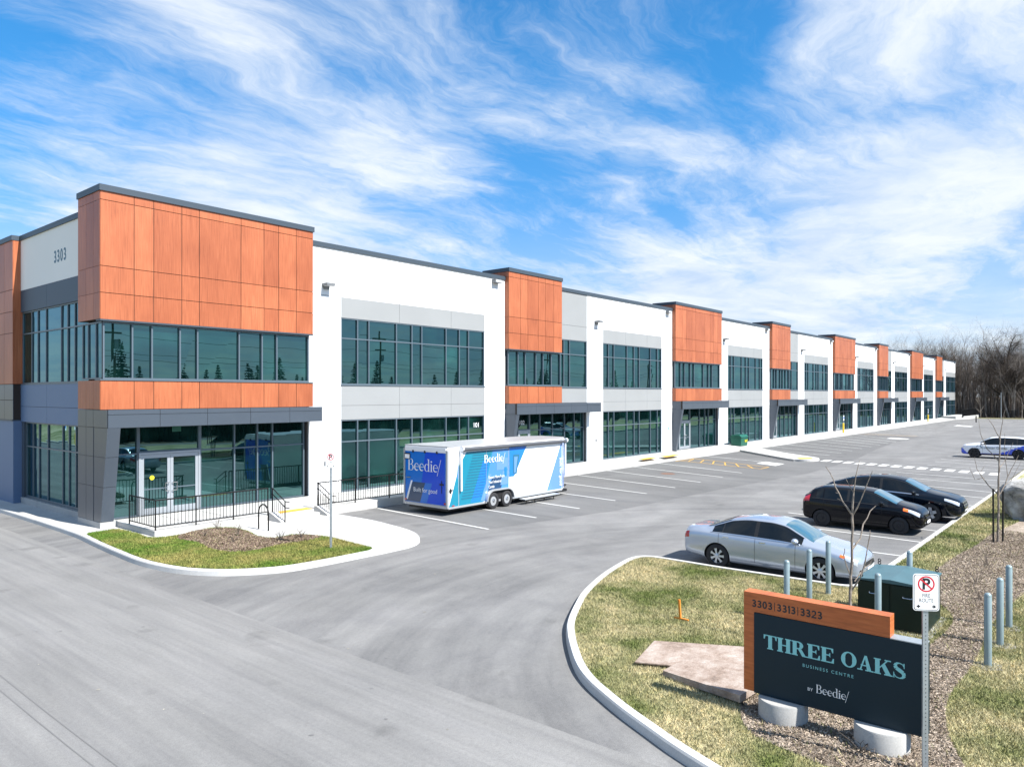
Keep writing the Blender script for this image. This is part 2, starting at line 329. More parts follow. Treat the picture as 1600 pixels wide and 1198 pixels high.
# ------------------------------------------------------------------ mesh helpers
class MB:
    def __init__(s): s.v = []; s.f = []; s.mi = []; s.mats = []
    def m(s, name):
        if name not in s.mats: s.mats.append(name)
        return s.mats.index(name)
    def add(s, vs, fs, m):
        k = len(s.v); s.v += [tuple(p) for p in vs]; i = s.m(m)
        for f in fs: s.f.append(tuple(a + k for a in f)); s.mi.append(i)
    def box(s, x0, x1, y0, y1, z0, z1, m):
        vs = [(x, y, z) for z in (z0, z1) for y in (y0, y1) for x in (x0, x1)]
        s.add(vs, [(0, 2, 3, 1), (4, 5, 7, 6), (0, 1, 5, 4), (2, 6, 7, 3), (0, 4, 6, 2), (1, 3, 7, 5)], m)
    def prism(s, poly, axis, a, b, m):
        # poly: 2D points, extruded along axis from a to b
        def P(p, t):
            if axis == 'x': return (t, p[0], p[1])
            if axis == 'y': return (p[0], t, p[1])
            return (p[0], p[1], t)
        n = len(poly); vs = [P(p, a) for p in poly] + [P(p, b) for p in poly]
        fs = [tuple(range(n))[::-1], tuple(range(n, 2*n))] + [(i, (i+1) % n, n + (i+1) % n, n + i) for i in range(n)]
        s.add(vs, fs, m)
    def tube(s, p, q, r0, r1=None, m='black_metal', n=6, caps=True):
        r1 = r0 if r1 is None else r1
        p, q = Vector(p), Vector(q); d = q - p
        if d.length < 1e-6: return
        u = d.orthogonal().normalized(); w = d.normalized().cross(u)
        vs = []
        for c, r in ((p, r0), (q, r1)):
            for i in range(n):
                a = 2*math.pi*i/n; vs.append(c + (u*math.cos(a) + w*math.sin(a))*r)
        fs = [(i, (i+1) % n, n + (i+1) % n, n + i) for i in range(n)]
        if caps: fs += [tuple(range(n))[::-1], tuple(range(n, 2*n))]
        s.add(vs, fs, m)
    def path(s, pts, r, m, n=6):
        for a, b in zip(pts, pts[1:]): s.tube(a, b, r, r, m, n)
    def lathe(s, prof, m, axis='z', c=(0, 0, 0), n=24, closed=False):
        vs = []; k = len(prof)
        for i in range(n):
            a = 2*math.pi*i/n
            for r, h in prof:
                x, y = r*math.cos(a), r*math.sin(a)
                p = {'z': (x, y, h), 'y': (x, h, y), 'x': (h, x, y)}[axis]
                vs.append((p[0]+c[0], p[1]+c[1], p[2]+c[2]))
        fs = []
        for i in range(n):
            j = (i+1) % n
            for t in range(k-1 if not closed else k):
                u = (t+1) % k; fs.append((i*k+t, j*k+t, j*k+u, i*k+u))
        s.add(vs, fs, m)
    def build(s, name, parent=None, smooth=False, bevel=0, loc=None):
        me = bpy.data.meshes.new(name); me.from_pydata(s.v, [], s.f)
        for n in s.mats: me.materials.append(M[n])
        me.polygons.foreach_set('material_index', s.mi)
        bm = bmesh.new(); bm.from_mesh(me)
        bmesh.ops.recalc_face_normals(bm, faces=bm.faces)
        if bevel: bmesh.ops.bevel(bm, geom=[e for e in bm.edges], offset=bevel, segments=2, affect='EDGES')
        bm.to_mesh(me); bm.free()
        if smooth:
            me.polygons.foreach_set('use_smooth', [True]*len(me.polygons))
            try: me.set_sharp_from_angle(angle=R(38))
            except Exception: pass
        o = bpy.data.objects.new(name, me); S.collection.objects.link(o)
        if parent: o.parent = parent
        if loc: o.location = loc
        return o
def tag(o, label=None, cat=None, group=None, kind=None):
    if label: o['label'] = label
    if cat: o['category'] = cat
    if group: o['group'] = group
    if kind: o['kind'] = kind
    return o
def empty(name, loc=(0, 0, 0), rz=0, **k):
    o = bpy.data.objects.new(name, None); S.collection.objects.link(o); o.location = loc; o.rotation_euler = (0, 0, rz)
    o.empty_display_size = .3; tag(o, **k); return o
def kids(o): return [c for c in S.collection.objects if c.parent == o]
def copy_tree(o, parent=None):
    c = o.copy(); S.collection.objects.link(c)
    if parent: c.parent = parent
    for ch in kids(o): copy_tree(ch, c)
    return c
def text(parent, s, size, org, xd, yd, m, depth=.003, align='LEFT', space=1.0, bold=0.0, name='lettering', sx=1.0):
    cu = bpy.data.curves.new('t', 'FONT'); cu.body = s; cu.size = size; cu.align_x = align; cu.extrude = depth; cu.offset = bold
    cu.space_character = space
    o = bpy.data.objects.new('t', cu); S.collection.objects.link(o)
    dg = bpy.context.evaluated_depsgraph_get(); me = bpy.data.meshes.new_from_object(o.evaluated_get(dg))
    bpy.data.objects.remove(o)
    X, Y = Vector(xd), Vector(yd); Z = X.cross(Y)
    mt = Matrix((X*sx, Y, Z)).transposed().to_4x4(); mt.translation = Vector(org)
    me.transform(mt); me.materials.clear(); me.materials.append(M[m]); me.name = name
    ob = bpy.data.objects.new(name, me); S.collection.objects.link(ob)
    if parent: ob.parent = parent
    return ob
# ---- serif letters drawn as strokes: unit cap height
def arc(cx, cy, rx, ry, a0, a1, w0, w1, n=16, wmax=None):
    """ring piece whose width swells to wmax at its middle"""
    P = []
    for i in range(n+1):
        t = i/n; a = R(a0 + (a1-a0)*t)
        w = w0 + (w1-w0)*t
        if wmax: w = w + (wmax - w)*math.sin(math.pi*t)**1.5
        c, s_ = math.cos(a), math.sin(a)
        P.append(((cx+rx*c, cy+ry*s_), (cx+(rx-w)*c, cy+(ry-w)*s_)))
    return [(P[i][0], P[i+1][0], P[i+1][1], P[i][1]) for i in range(n)]
def rect(x0, y0, x1, y1): return [((x0, y0), (x1, y0), (x1, y1), (x0, y1))]
def glyph(ch, fat):
    a = .25 if fat else .11; h = .075 if fat else .035; e = .07 if fat else .05
    def stem(x, top=1.0, feet=True, head=True):
        r = rect(x, 0, x+a, top)
        if feet: r += rect(x-e, 0, x+a+e, h)
        if head: r += rect(x-e, top-h, x+a+e, top)
        return r
    if ch == 'T': return rect(0, 1-h, .86, 1) + [((0, 1), (0, .70), (.07, .70), (.14, 1)), ((.86, 1), (.72, 1), (.79, .70), (.86, .70))] + stem(.43-a/2, head=False), .88
    if ch == 'H': return stem(.08) + stem(.6) + rect(.08+a, .46, .6, .46+h), .94
    if ch == 'R': return stem(.08) + rect(.3, 1-h, .45, 1) + rect(.3, .46, .45, .46+h) + arc(.42, .73, .32, .27, -90, 90, h, h, wmax=a*.95) + [((.40, .5), (.62, .5), (.93, 0), (.68, 0)), ((.68, 0), (1.0, 0), (1.0, h), (.70, h))], .98
    if ch == 'E': return stem(.08) + rect(.3, 1-h, .76, 1) + rect(.3, 0, .80, h) + rect(.3, .47, .58, .47+h) + [((.76, 1), (.6, 1), (.70, .7), (.76, .7)), ((.80, 0), (.8, .32), (.74, .32), (.62, 0)), ((.58, .66), (.54, .66), (.48, .5), (.58, .36))], .84
    if ch == 'O': return arc(.47, .5, .45, .52, -90, 90, h, h, 24, a) + arc(.47, .5, .45, .52, 90, 270, h, h, 24, a), .96
    if ch == 'A': return [((.13, 0), (.13+h, 0), (.52, 1), (.42, 1)), ((.56, 0), (.56+a, 0), (.54, 1), (.42, 1))] + rect(.2, .3, .62, .3+h) + rect(0, 0, .3, h) + rect(.46, 0, .92, h), .93
    if ch == 'K': return stem(.08) + [((.33, .38), (.33, .48), (.74, 1), (.84, 1)), ((.42, .58), (.60, .76), (.98, 0), (.70, 0))] + rect(.6, 1-h, .95, 1) + rect(.58, 0, 1.04, h), 1.02
    if ch == 'S':
        P = []
        for i in range(33):
            t = i/32
            x = .36 + .27*math.sin(t*2*math.pi*1.0 + .95)*(1 if t < .5 else 1); y = 1 - t
            P.append((x, y))
        pts = [(.62, .78), (.56, .92), (.40, .985), (.22, .94), (.15, .78), (.22, .63), (.40, .52), (.58, .40), (.64, .24), (.57, .08), (.40, .015), (.20, .06), (.10, .24)]
        wd = [.03, .05, .06, .14, .2, .22, .24, .22, .2, .14, .06, .05, .03]
        if not fat: wd = [w*.45 for w in wd]
        q = []
        for i in range(len(pts)-1):
            (x0, y0), (x1, y1) = pts[i], pts[i+1]; d = math.hypot(x1-x0, y1-y0); nx, ny = -(y1-y0)/d, (x1-x0)/d
            q.append(((x0-nx*wd[i]/2, y0-ny*wd[i]/2), (x0+nx*wd[i]/2, y0+ny*wd[i]/2), (x1+nx*wd[i+1]/2, y1+ny*wd[i+1]/2), (x1-nx*wd[i+1]/2, y1-ny*wd[i+1]/2)))
        q += [((.60, 1), (.66, 1), (.66, .68), (.62, .68)), ((.06, 0), (.12, 0), (.10, .36), (.06, .36))]
        return q, .76
    if ch == 'B': return stem(.07) + rect(.1, 1-h, .36, 1) + rect(.1, .5, .36, .5+h) + rect(.1, 0, .36, h) + arc(.34, .765, .22, .25, -90, 90, h, h, wmax=a) + arc(.36, .265, .27, .27, -90, 90, h, h, wmax=a), .68
    if ch == 'e': return arc(.27, .32, .25, .33, 0, 180, h, h, wmax=h*1.3) + arc(.27, .32, .25, .33, 180, 318, h*1.6, h, wmax=a) + arc(.27, .32, .25, .33, 100, 260, h, h, wmax=a) + rect(.05, .33, .5, .33+h), .55
    if ch == 'd': return arc(.27, .32, .25, .33, 90, 270, h, h, wmax=a) + arc(.27, .32, .25, .33, -90, 90, h, h, wmax=h*1.5) + rect(.42, 0, .42+a, 1.06) + rect(.34, 1.02, .43, 1.06) + rect(.5, 0, .6, h), .63
    if ch == 'i': return rect(.08, 0, .08+a, .66) + rect(.02, .625, .1, .66) + rect(.01, 0, .27, h) + arc(.135, .86, .075, .075, 0, 360, .075, .075, 10), .29
    if ch == '/': return [((-.12, -.32), (-.08, -.32), (.30, 1.08), (.26, 1.08))], .3
    if ch == ' ': return [], .36
    return [], .4
def digits(parent, s, H, org, xd, yd, m, wd=.17, cond=1.0, gap=.14, name='numerals'):
    X, Y = Vector(xd), Vector(yd); Z = X.cross(Y); org = Vector(org); x = 0; mb = MB(); k = 0
    for ch in s:
        W = .62*cond
        if ch == '0': q = arc(W/2, .5, W/2, .5, 0, 360, wd, wd, 28)
        elif ch == '3': q = arc(W*.46, .735, W*.46, .265, 155, -70, wd, wd, 16) + arc(W*.48, .29, W*.5, .29, 75, -155, wd, wd, 18) + rect(W*.28, .5-wd*.42, W*.62, .5+wd*.42)
        elif ch == '1': W = .3; q = rect(.3-wd, 0, .3, 1) + [((0, .78), (.3-wd, 1), (.3-wd, 1-wd*1.1), (.05, .66))]
        elif ch == '2': q = arc(W*.48, .70, W*.48, .30, 165, -38, wd, wd, 16) + [((W*.72, .56), (W*.95, .50), (W*.36, wd*.9), (0, wd*.9))] + rect(0, 0, W, wd*.95)
        elif ch == '|': W = .08; q = rect(0, -.06, .08, 1.06)
        else: q = []; W = .04
        for poly in q:
            k += 1; t = .002 + (k % 9)*.00012; pts = [((x+p[0])*H, p[1]*H) for p in poly]
            vs = [org + X*a + Y*b for a, b in pts] + [org + X*a + Y*b + Z*t for a, b in pts]
            mb.add(vs, [(0, 1, 2, 3), (7, 6, 5, 4), (0, 4, 5, 1), (1, 5, 6, 2), (2, 6, 7, 3), (3, 7, 4, 0)], m)
        x += W + gap
    return mb.build(name, parent)
def serif(parent, s, H, org, xd, yd, m, fat=False, width=None, name='lettering', stripes=''):
    X, Y = Vector(xd), Vector(yd); Z = X.cross(Y); org = Vector(org); x = 0; mb = MB(); k = 0
    tot = sum(glyph(c, fat)[1] for c in s); sx = (width/(tot*H)) if width else 1
    for ch in s:
        q, w = glyph(ch, fat)
        for poly in q:
            k += 1; t = .003 + (k % 11)*.00012
            pts = [((x+p[0])*H*sx, p[1]*H) for p in poly]
            vs = [org + X*a + Y*b for a, b in pts] + [org + X*a + Y*b + Z*t for a, b in pts]
            mb.add(vs, [(0, 1, 2, 3), (7, 6, 5, 4), (0, 4, 5, 1), (1, 5, 6, 2), (2, 6, 7, 3), (3, 7, 4, 0)], m)
        x += w
    return mb.build(name, parent)

def sheet(name, poly, z, m, kind='structure', n=None, parent=None, **k):
    me = bpy.data.meshes.new(name); me.from_pydata([(x, y, z) for x, y in poly], [], [tuple(range(len(poly)))])
    me.materials.append(M[m])
    bm = bmesh.new(); bm.from_mesh(me); bmesh.ops.triangulate(bm, faces=bm.faces)
    bmesh.ops.recalc_face_normals(bm, faces=bm.faces)
    for f in bm.faces:
        if f.normal.z < 0: f.normal_flip()
    bm.to_mesh(me); bm.free()
    o = bpy.data.objects.new(name, me); S.collection.objects.link(o); o['kind'] = kind; tag(o, **k); return o
def slab(name, poly, z0, z1, m, bevel=0, kind='structure', **k):
    mb = MB(); mb.prism(poly, 'z', z0, z1, m); o = mb.build(name)
    bm = bmesh.new(); bm.from_mesh(o.data); bmesh.ops.triangulate(bm, faces=[f for f in bm.faces if len(f.verts) > 4]); bm.to_mesh(o.data); bm.free()
    if kind: o['kind'] = kind
    tag(o, **k); return o
def smooth_path(pts, sub=6, closed=False):
    P = [Vector((*p, 0)) for p in pts]; out = []
    n = len(P)
    for i in range(n-1):
        p0 = P[max(i-1, 0)]; p1 = P[i]; p2 = P[i+1]; p3 = P[min(i+2, n-1)]
        for k in range(sub):
            t = k/sub; t2, t3 = t*t, t*t*t
            q = .5*((2*p1) + (-p0+p2)*t + (2*p0-5*p1+4*p2-p3)*t2 + (-p0+3*p1-3*p2+p3)*t3)
            out.append((q.x, q.y))
    out.append(pts[-1]); return out
def offset_path(pts, d):
    out = []
    for i, p in enumerate(pts):
        a = Vector(pts[max(i-1, 0)]); b = Vector(pts[min(i+1, len(pts)-1)]); t = (b-a).normalized()
        out.append((p[0] - t.y*d, p[1] + t.x*d))
    return out
def curb(name, pts, side, h=.15, w=.18, label=None):
    """pts: foot of the road face; side=+1 kerb body lies to the left of the path"""
    prof = [(0, -.05), (.02, h-.03), (.04, h), (w, h), (w, -.05)]
    rails = [offset_path(pts, side*o) for o, _ in prof]
    mb = MB(); k = len(prof); vs = []
    for i in range(len(pts)):
        for j, (o, z) in enumerate(prof): vs.append((rails[j][i][0], rails[j][i][1], z))
    fs = []
    for i in range(len(pts)-1):
        for j in range(k-1): fs.append((i*k+j, (i+1)*k+j, (i+1)*k+j+1, i*k+j+1))
    mb.add(vs, fs, 'curb_conc'); o = mb.build(name); o['kind'] = 'structure'; return o, rails[3]

# ------------------------------------------------------------------ ground
def inside(px, py, poly):
    c = np.zeros(len(px), bool); n = len(poly); j = n-1
    for i in range(n):
        xi, yi = poly[i]; xj, yj = poly[j]
        with np.errstate(divide='ignore', invalid='ignore'):
            t = ((yi > py) != (yj > py)) & (px < (xj-xi)*(py-yi)/((yj-yi) if yj != yi else 1e-9) + xi)
        c ^= t; j = i
    return c
ground = sheet('ground', [(-1500, -1500), (1500, -1500), (1500, 1500), (-1500, 1500)], -.06, 'verge')
road = sheet('road', [(-15.5, -90), (-1.9, -90), (-1.9, -29), (-1.9, 90), (-15.5, 90)], 0.0, 'asphalt_road')
lot = sheet('parking_lot', [(-1.9, -24), (-1.9, 20), (0.5, 20), (.5, -1), (13, -1), (163, -1), (163, -60), (150, -60), (150, -22.4), (-.6, -22.4)], -.001, 'asphalt_lot')
# darker strip of paving in front of the stalls by the building
sheet('asphalt_patch', smooth_path([(9.4, -2.3), (9.1, -9.9), (16, -11.2), (25, -11.6), (36, -12.5), (48, -12.0), (60, -10.5), (70, -9.6), (84, -9.4), (84, -2.2)], 1), .003, 'asphalt_dark')
M['asphalt_dark'].node_tree  # (its tone is that of newer paving)
CURB_L = smooth_path([(-.95, 40), (-.9, 20), (-.85, 7.2), (-.85, 2.6), (-.90, -.33), (-1.09, -2.5), (-1.22, -4.24), (-1.3, -6.2), (-1.07, -7.8), (-.59, -8.82), (.02, -9.46), (.91, -9.98), (2.1, -10.15), (3.48, -10.2), (4.62, -10.21), (5.33, -10.16), (5.92, -9.90), (6.4, -9.38), (6.8, -8.55), (7.06, -7.4), (7.3, -5.8), (7.3, -3.1)], 5)
c1, in1 = curb('curb', CURB_L, +1)
# pavement behind the kerb (one slab with the walk up to the steps)
slab('sidewalk', in1 + [(7.12, -2.95), (.62, -2.95), (.62, .2), (.5, .2), (.5, 40)], -.03, .148, 'sidewalk')
lawnL = smooth_path([(-.72, -.75), (-.2, -.62), (.30, -.72), (.40, -2.0), (.35, -3.1), (1.13, -3.35), (2.4, -2.98), (3.0, -3.45), (3.0, -4.5), (2.75, -5.6), (3.0, -6.2), (3.76, -6.25), (4.15, -7.3), (4.1, -8.6), (4.0, -9.9)], 4)
inn = [p for p in in1 if p[1] < -.8 and p[0] < 3.95][::-1]
lawnL_poly = lawnL + [p for p in inn if p[1] < -.9]
sheet('lawn', lawnL_poly, .153, 'grass_fresh', kind='structure')
mulchL_poly = smooth_path([(1.1, -3.45), (1.75, -3.1), (2.35, -3.05), (2.9, -3.5), (2.95, -4.5), (2.72, -5.6), (2.95, -6.25), (3.7, -6.3), (4.08, -7.2), (3.4, -7.45), (2.4, -7.35), (1.5, -7.5), (.95, -7.2), (.75, -6.3), (.95, -5.1), (.8, -4.1), (1.1, -3.45)], 4)[:-1]
sheet('mulch_bed', mulchL_poly, .158, 'mulch_brown')
# island on the right
ISL = [(-1.9, -40), (-2.1, -30), (-2.2, -26), (-2.0, -24.2), (-1.64, -23.1), (-1.29, -22.34), (-1.0, -21.75), (-.7, -21.22), (-.40, -20.74), (0, -20.25), (.55, -19.73), (1.28, -19.12), (2.02, -18.6), (3.18, -17.98), (4.16, -17.53), (5.76, -16.99), (7.2, -16.66), (8.05, -16.55), (8.55, -16.78), (8.66, -17.4), (8.64, -19.0), (8.70, -20.5), (8.75, -21.6), (8.8, -22.2), (9.1, -22.45)]
ISLP = smooth_path(ISL, 4) + [(20, -22.5), (40, -22.58), (60, -22.6), (150, -22.6)]
c2, in2 = curb('curb', ISLP, -1)
isl_poly = in2 + [(150, -34), (150, -40), (-1.7, -40)]
sheet('lawn', isl_poly, .11, 'grass_dry')
mulchR_poly = smooth_path([(-.5, -23.6), (-.15, -23.3), (.45, -23.05), (1.0, -23.2), (1.6, -23.9), (3.0, -24.3), (5.4, -24.75), (7.5, -24.75), (9.2, -24.0), (11.5, -23.65), (14.5, -23.75), (16.5, -23.95), (19, -24.05), (24, -24.6), (30, -25.0), (30, -27.2), (18, -27.0), (11, -25.75), (7.6, -25.45), (5.6, -25.5), (4.2, -25.5), (2.6, -25.45), (1.2, -25.7), (.1, -26.1), (-.7, -26.1), (-.75, -24.8), (-.5, -23.6)], 4)[:-1]
sheet('mulch_bed', mulchR_poly, .115, 'mulch')
for i, (x, y) in enumerate([(4.7, -25.72), (6.1, -25.74), (7.45, -25.74)]):
    sheet('gravel_patch', [(x+.24*math.cos(a*.52+i)*(1+.25*math.sin(a*2.3+i)), y+.24*math.sin(a*.52+i)*(1+.25*math.cos(a*1.7))) for a in range(12)], .12, 'gravel')
# verge, bank and fields round the lot, forest floor
sheet('grass_verge', [(163, -60), (169, -60), (169, 90), (163, 90)], .02, 'verge')
sheet('forest_floor', [(169, -400), (1400, -400), (1400, 500), (169, 500)], .03, 'forest_floor')
sheet('road', [(-1.9, -34.2), (-1.9, -44), (150, -44), (150, -40), (-1.9, -40)], -.02, 'asphalt_road')
sheet('field', [(-1.9, -44), (-1.9, -300), (300, -300), (300, -44)], -.02, 'forest_floor')
def bank():
    mb = MB(); xs = np.linspace(-15.5, -70, 22); ys = np.linspace(-90, 90, 60)
    v = []
    for i, x in enumerate(xs):
        for y in ys:
            d = -15.5 - x
            z = 3.2*(1-math.exp(-max(d-1.2, 0)/8)) + .15*math.sin(x*.7+y*.3)*min(d/6, 1)
            v.append((x, y, z+.1))
    n = len(ys); f = [(i*n+j, i*n+j+1, (i+1)*n+j+1, (i+1)*n+j) for i in range(len(xs)-1) for j in range(n-1)]
    mb.add(v, f, 'grass_dry'); o = mb.build('grass_bank', smooth=True); o['kind'] = 'structure'
    curb('curb', [(-15.5, -90), (-15.5, 90)], +1)
bank()
def dark_belt():
    # low brush across the field opposite, seen in the glass
    n = 16000; P = np.random.rand(n, 3)
    x = -10 + P[:, 0]*300; y = -46.5 - P[:, 1]*16; h = 1.0 + P[:, 2]*2.6
    v = []; f = []
    for i in range(n):
        a = random.random()*6.28; w = .25+random.random()*.5; dx, dy = math.cos(a)*w, math.sin(a)*w
        k = len(v); v += [(x[i]-dx, y[i]-dy, -.02), (x[i]+dx, y[i]+dy, -.02), (x[i]+random.uniform(-.3, .3), y[i]+random.uniform(-.3, .3), h[i])]; f.append((k, k+1, k+2))
    me = bpy.data.meshes.new('brush'); me.from_pydata(v, [], f); me.materials.append(M['hedge'])
    o = bpy.data.objects.new('brush', me); S.collection.objects.link(o)
    tag(o, 'low dark brush across the field opposite the building', 'brush', kind='stuff')
dark_belt()

# ---- painted lines
lineM = MB()
def line(a, b, w=.1, z=.008, m='white_paint'):
    a, b = Vector(a), Vector(b); t = (b-a).normalized(); n = Vector((-t.y, t.x))*w/2
    return [(a+n), (b+n), (b-n), (a-n)]
def paint(name, quads, z, m):
    mb = MB()
    for q in quads: mb.add([(p[0], p[1], z) for p in q], [(0, 1, 2, 3)], m)
    o = mb.build(name); o['kind'] = 'structure'; return o
LN = []
for a, b in [((9.25, -9.96), (9.85, -3.1)), ((12.3, -9.75), (12.9, -2.6)), ((15.31, -9.72), (16.2, -2.3)), ((18.28, -9.65), (19.3, -2.3)), ((21.29, -9.56), (22.5, -2.25)), ((24.26, -9.55), (25.87, -2.3)), ((27.32, -9.49), (29.26, -2.2)), ((30.45, -9.39), (32.45, -2.2)), ((33.43, -9.32), (35.88, -2.1)),
             ((41.0, -9.2), (43.6, -2.2))]: LN.append(line(a, b))
for i in range(9): LN.append(line((50.5+3.1*i, -9.4), (53.6+3.75*i, -2.2)))
for i in range(14): LN.append(line((86+3.2*i, -9.4), (88.6+3.5*i, -2.3)))
for a, b in [((11.2, -22.4), (11.3, -16.9)), ((13.93, -22.4), (14.15, -17.0)), ((16.62, -22.45), (17.1, -17.0)), ((19.2, -22.45), (19.9, -16.9)), ((21.9, -22.45), (22.7, -16.8)), ((24.4, -22.5), (25.3, -16.7)), ((26.85, -22.5), (28.0, -16.7)), ((30.05, -22.5), (31.3, -16.6)), ((32.68, -22.5), (34.2, -16.6)), ((35.84, -22.5), (37.3, -16.6)), ((38.6, -22.5), (40.1, -16.5)), ((45.4, -22.5), (46.6, -17.0)), ((48.3, -22.4), (49.8, -16.9)), ((51, -22.4), (52.5, -16.8)), ((53.8, -22.4), (55.3, -16.8)), ((57, -22.4), (58.6, -16.8)), ((60, -22.4), (61.6, -16.8)), ((63, -22.4), (64.6, -16.8))]: LN.append(line(a, b))
for i in range(5): LN.append(line((136+4.5*i, -6.2-3.2*i*.9), (140.5+4.7*i, -3.4-3.0*i*.9), .12))
paint('parking_lines', LN, .008, 'white_paint')
XW = []
for i in range(14):
    t = (i+.5)/14.6; x = 45.6 - 3.2*t; y = -10.25 - 12.0*t
    XW.append([(x-.78, y-.27), (x+.75, y-.22), (x+.78, y+.27), (x-.75, y+.24)])
paint('crosswalk', XW, .009, 'white_paint')
paint('painted_blocks', [[(39.2, -9.25), (40.95, -9.2), (41.85, -7.55), (40.3, -7.5)], [(77.2, -9.3), (78.9, -9.3), (79.9, -7.2), (77.9, -7.2)], [(117, -9.6), (119.6, -9.6), (123.7, -6.9), (120, -6.9)]], .009, 'white_paint')
YL = [line((36.55, -9.25), (38.5, -2.6), .09), line((38.0, -9.25), (40.9, -2.4), .09), line((36.55, -9.25), (38.0, -9.25), .09), line((37.9, -2.45), (40.95, -2.45), .09)]
for i in range(6):
    t = (i+.5)/6; YL.append(line((36.6+2.2*t*.98, -9.2+6.6*t), (38.2+2.6*t, -8.1+6.0*t), .09))
YL += [line((85.2, -8.8), (87.4, -2.6), .1), line((84, -8.8), (85.2, -2.6), .1)]
paint('yellow_hatching', YL, .010, 'yellow_paint')
mbm = MB(); mbm.lathe([(0, .012), (.38, .012), (.40, .010), (.44, .008)], 'rust' if 'rust' in M else 'plastic_grey', c=(30.1, -6.0, 0), n=28)
mat('rusty_iron', (.16, .08, .05), .8, var=(9, .3)); mbm.mats = ['rusty_iron']
tag(mbm.build('manhole_cover'), 'round rusty manhole cover in the asphalt between the stalls', 'manhole cover')
mbd = MB(); mbd.box(21.6, 22.6, -22.3, -21.7, .004, .014, 'rusty_iron')
tag(mbd.build('drain_grate'), 'rusty drain grate in the asphalt beside the kerb right of the black cars', 'drain')
# tyre marks and small stains on the road
def marks():
    q = []
    pts = [(-5.3 - .05*i + .02*i*i*.3, -23.5 + i*1.25) for i in range(14)]
    mb = MB()
    mat('tyre_mark', (.145, .145, .145), .9)
    for dx in (0, .2):
        pp = [(-6.62+dx+.03*math.sin(k*.5), -28+k*1.3) for k in range(-2, 13)]
        a = offset_path(pp, .009); b = offset_path(pp, -.009)
        for i in range(len(pp)-1): mb.add([(a[i][0], a[i][1], .005), (b[i][0], b[i][1], .005), (b[i+1][0], b[i+1][1], .005), (a[i+1][0], a[i+1][1], .005)], [(0, 1, 2, 3)], 'tyre_mark')
    mb.build('tyre_marks')['kind'] = 'structure'
    mb = MB()
    for _ in range(110):
        x = random.uniform(-9, 9); y = random.uniform(-24, -8)
        if x > -1.5 and (y < -16 or y > -10.4): continue
        r = random.choice([.012, .016, .03]); a0 = random.random()*3
        mb.add([(x+r*random.uniform(.6, 1.5)*math.cos(a0+k*1.047), y+r*random.uniform(.6, 1.5)*math.sin(a0+k*1.047), .0055) for k in range(6)], [tuple(range(6))], random.choice(['tyre_mark', 'tyre_mark', 'gravel']))
    o = mb.build('debris'); tag(o, 'tiny dark stones and specks scattered on the asphalt', 'debris', kind='stuff')
marks()
mat('crack', (.10, .10, .10), .95)
def cracks():
    rr = random.Random(11); mb = MB()
    for (x, y, a, L) in [(9.5, -13.5, -.2, 5), (20, -13.5, .1, 8), (14, -17.5, .0, 4.5), (31, -15, .1, 9)]:
        P = [(x, y)]
        for i in range(int(L/.16)):
            a += rr.gauss(0, .12); a *= .995; P.append((P[-1][0]+.16*math.cos(a), P[-1][1]+.16*math.sin(a)))
        w = [rr.uniform(.002, .0055) for _ in P]
        for i in range(len(P)-1):
            if rr.random() < .12: continue
            d = math.atan2(P[i+1][1]-P[i][1], P[i+1][0]-P[i][0]); nx, ny = -math.sin(d), math.cos(d)
            mb.add([(P[i][0]+nx*w[i], P[i][1]+ny*w[i], .0045), (P[i][0]-nx*w[i], P[i][1]-ny*w[i], .0045), (P[i+1][0]-nx*w[i+1], P[i+1][1]-ny*w[i+1], .0045), (P[i+1][0]+nx*w[i+1], P[i+1][1]+ny*w[i+1], .0045)], [(0, 1, 2, 3)], 'crack')
    mb.build('pavement_cracks')['kind'] = 'structure'
cracks()

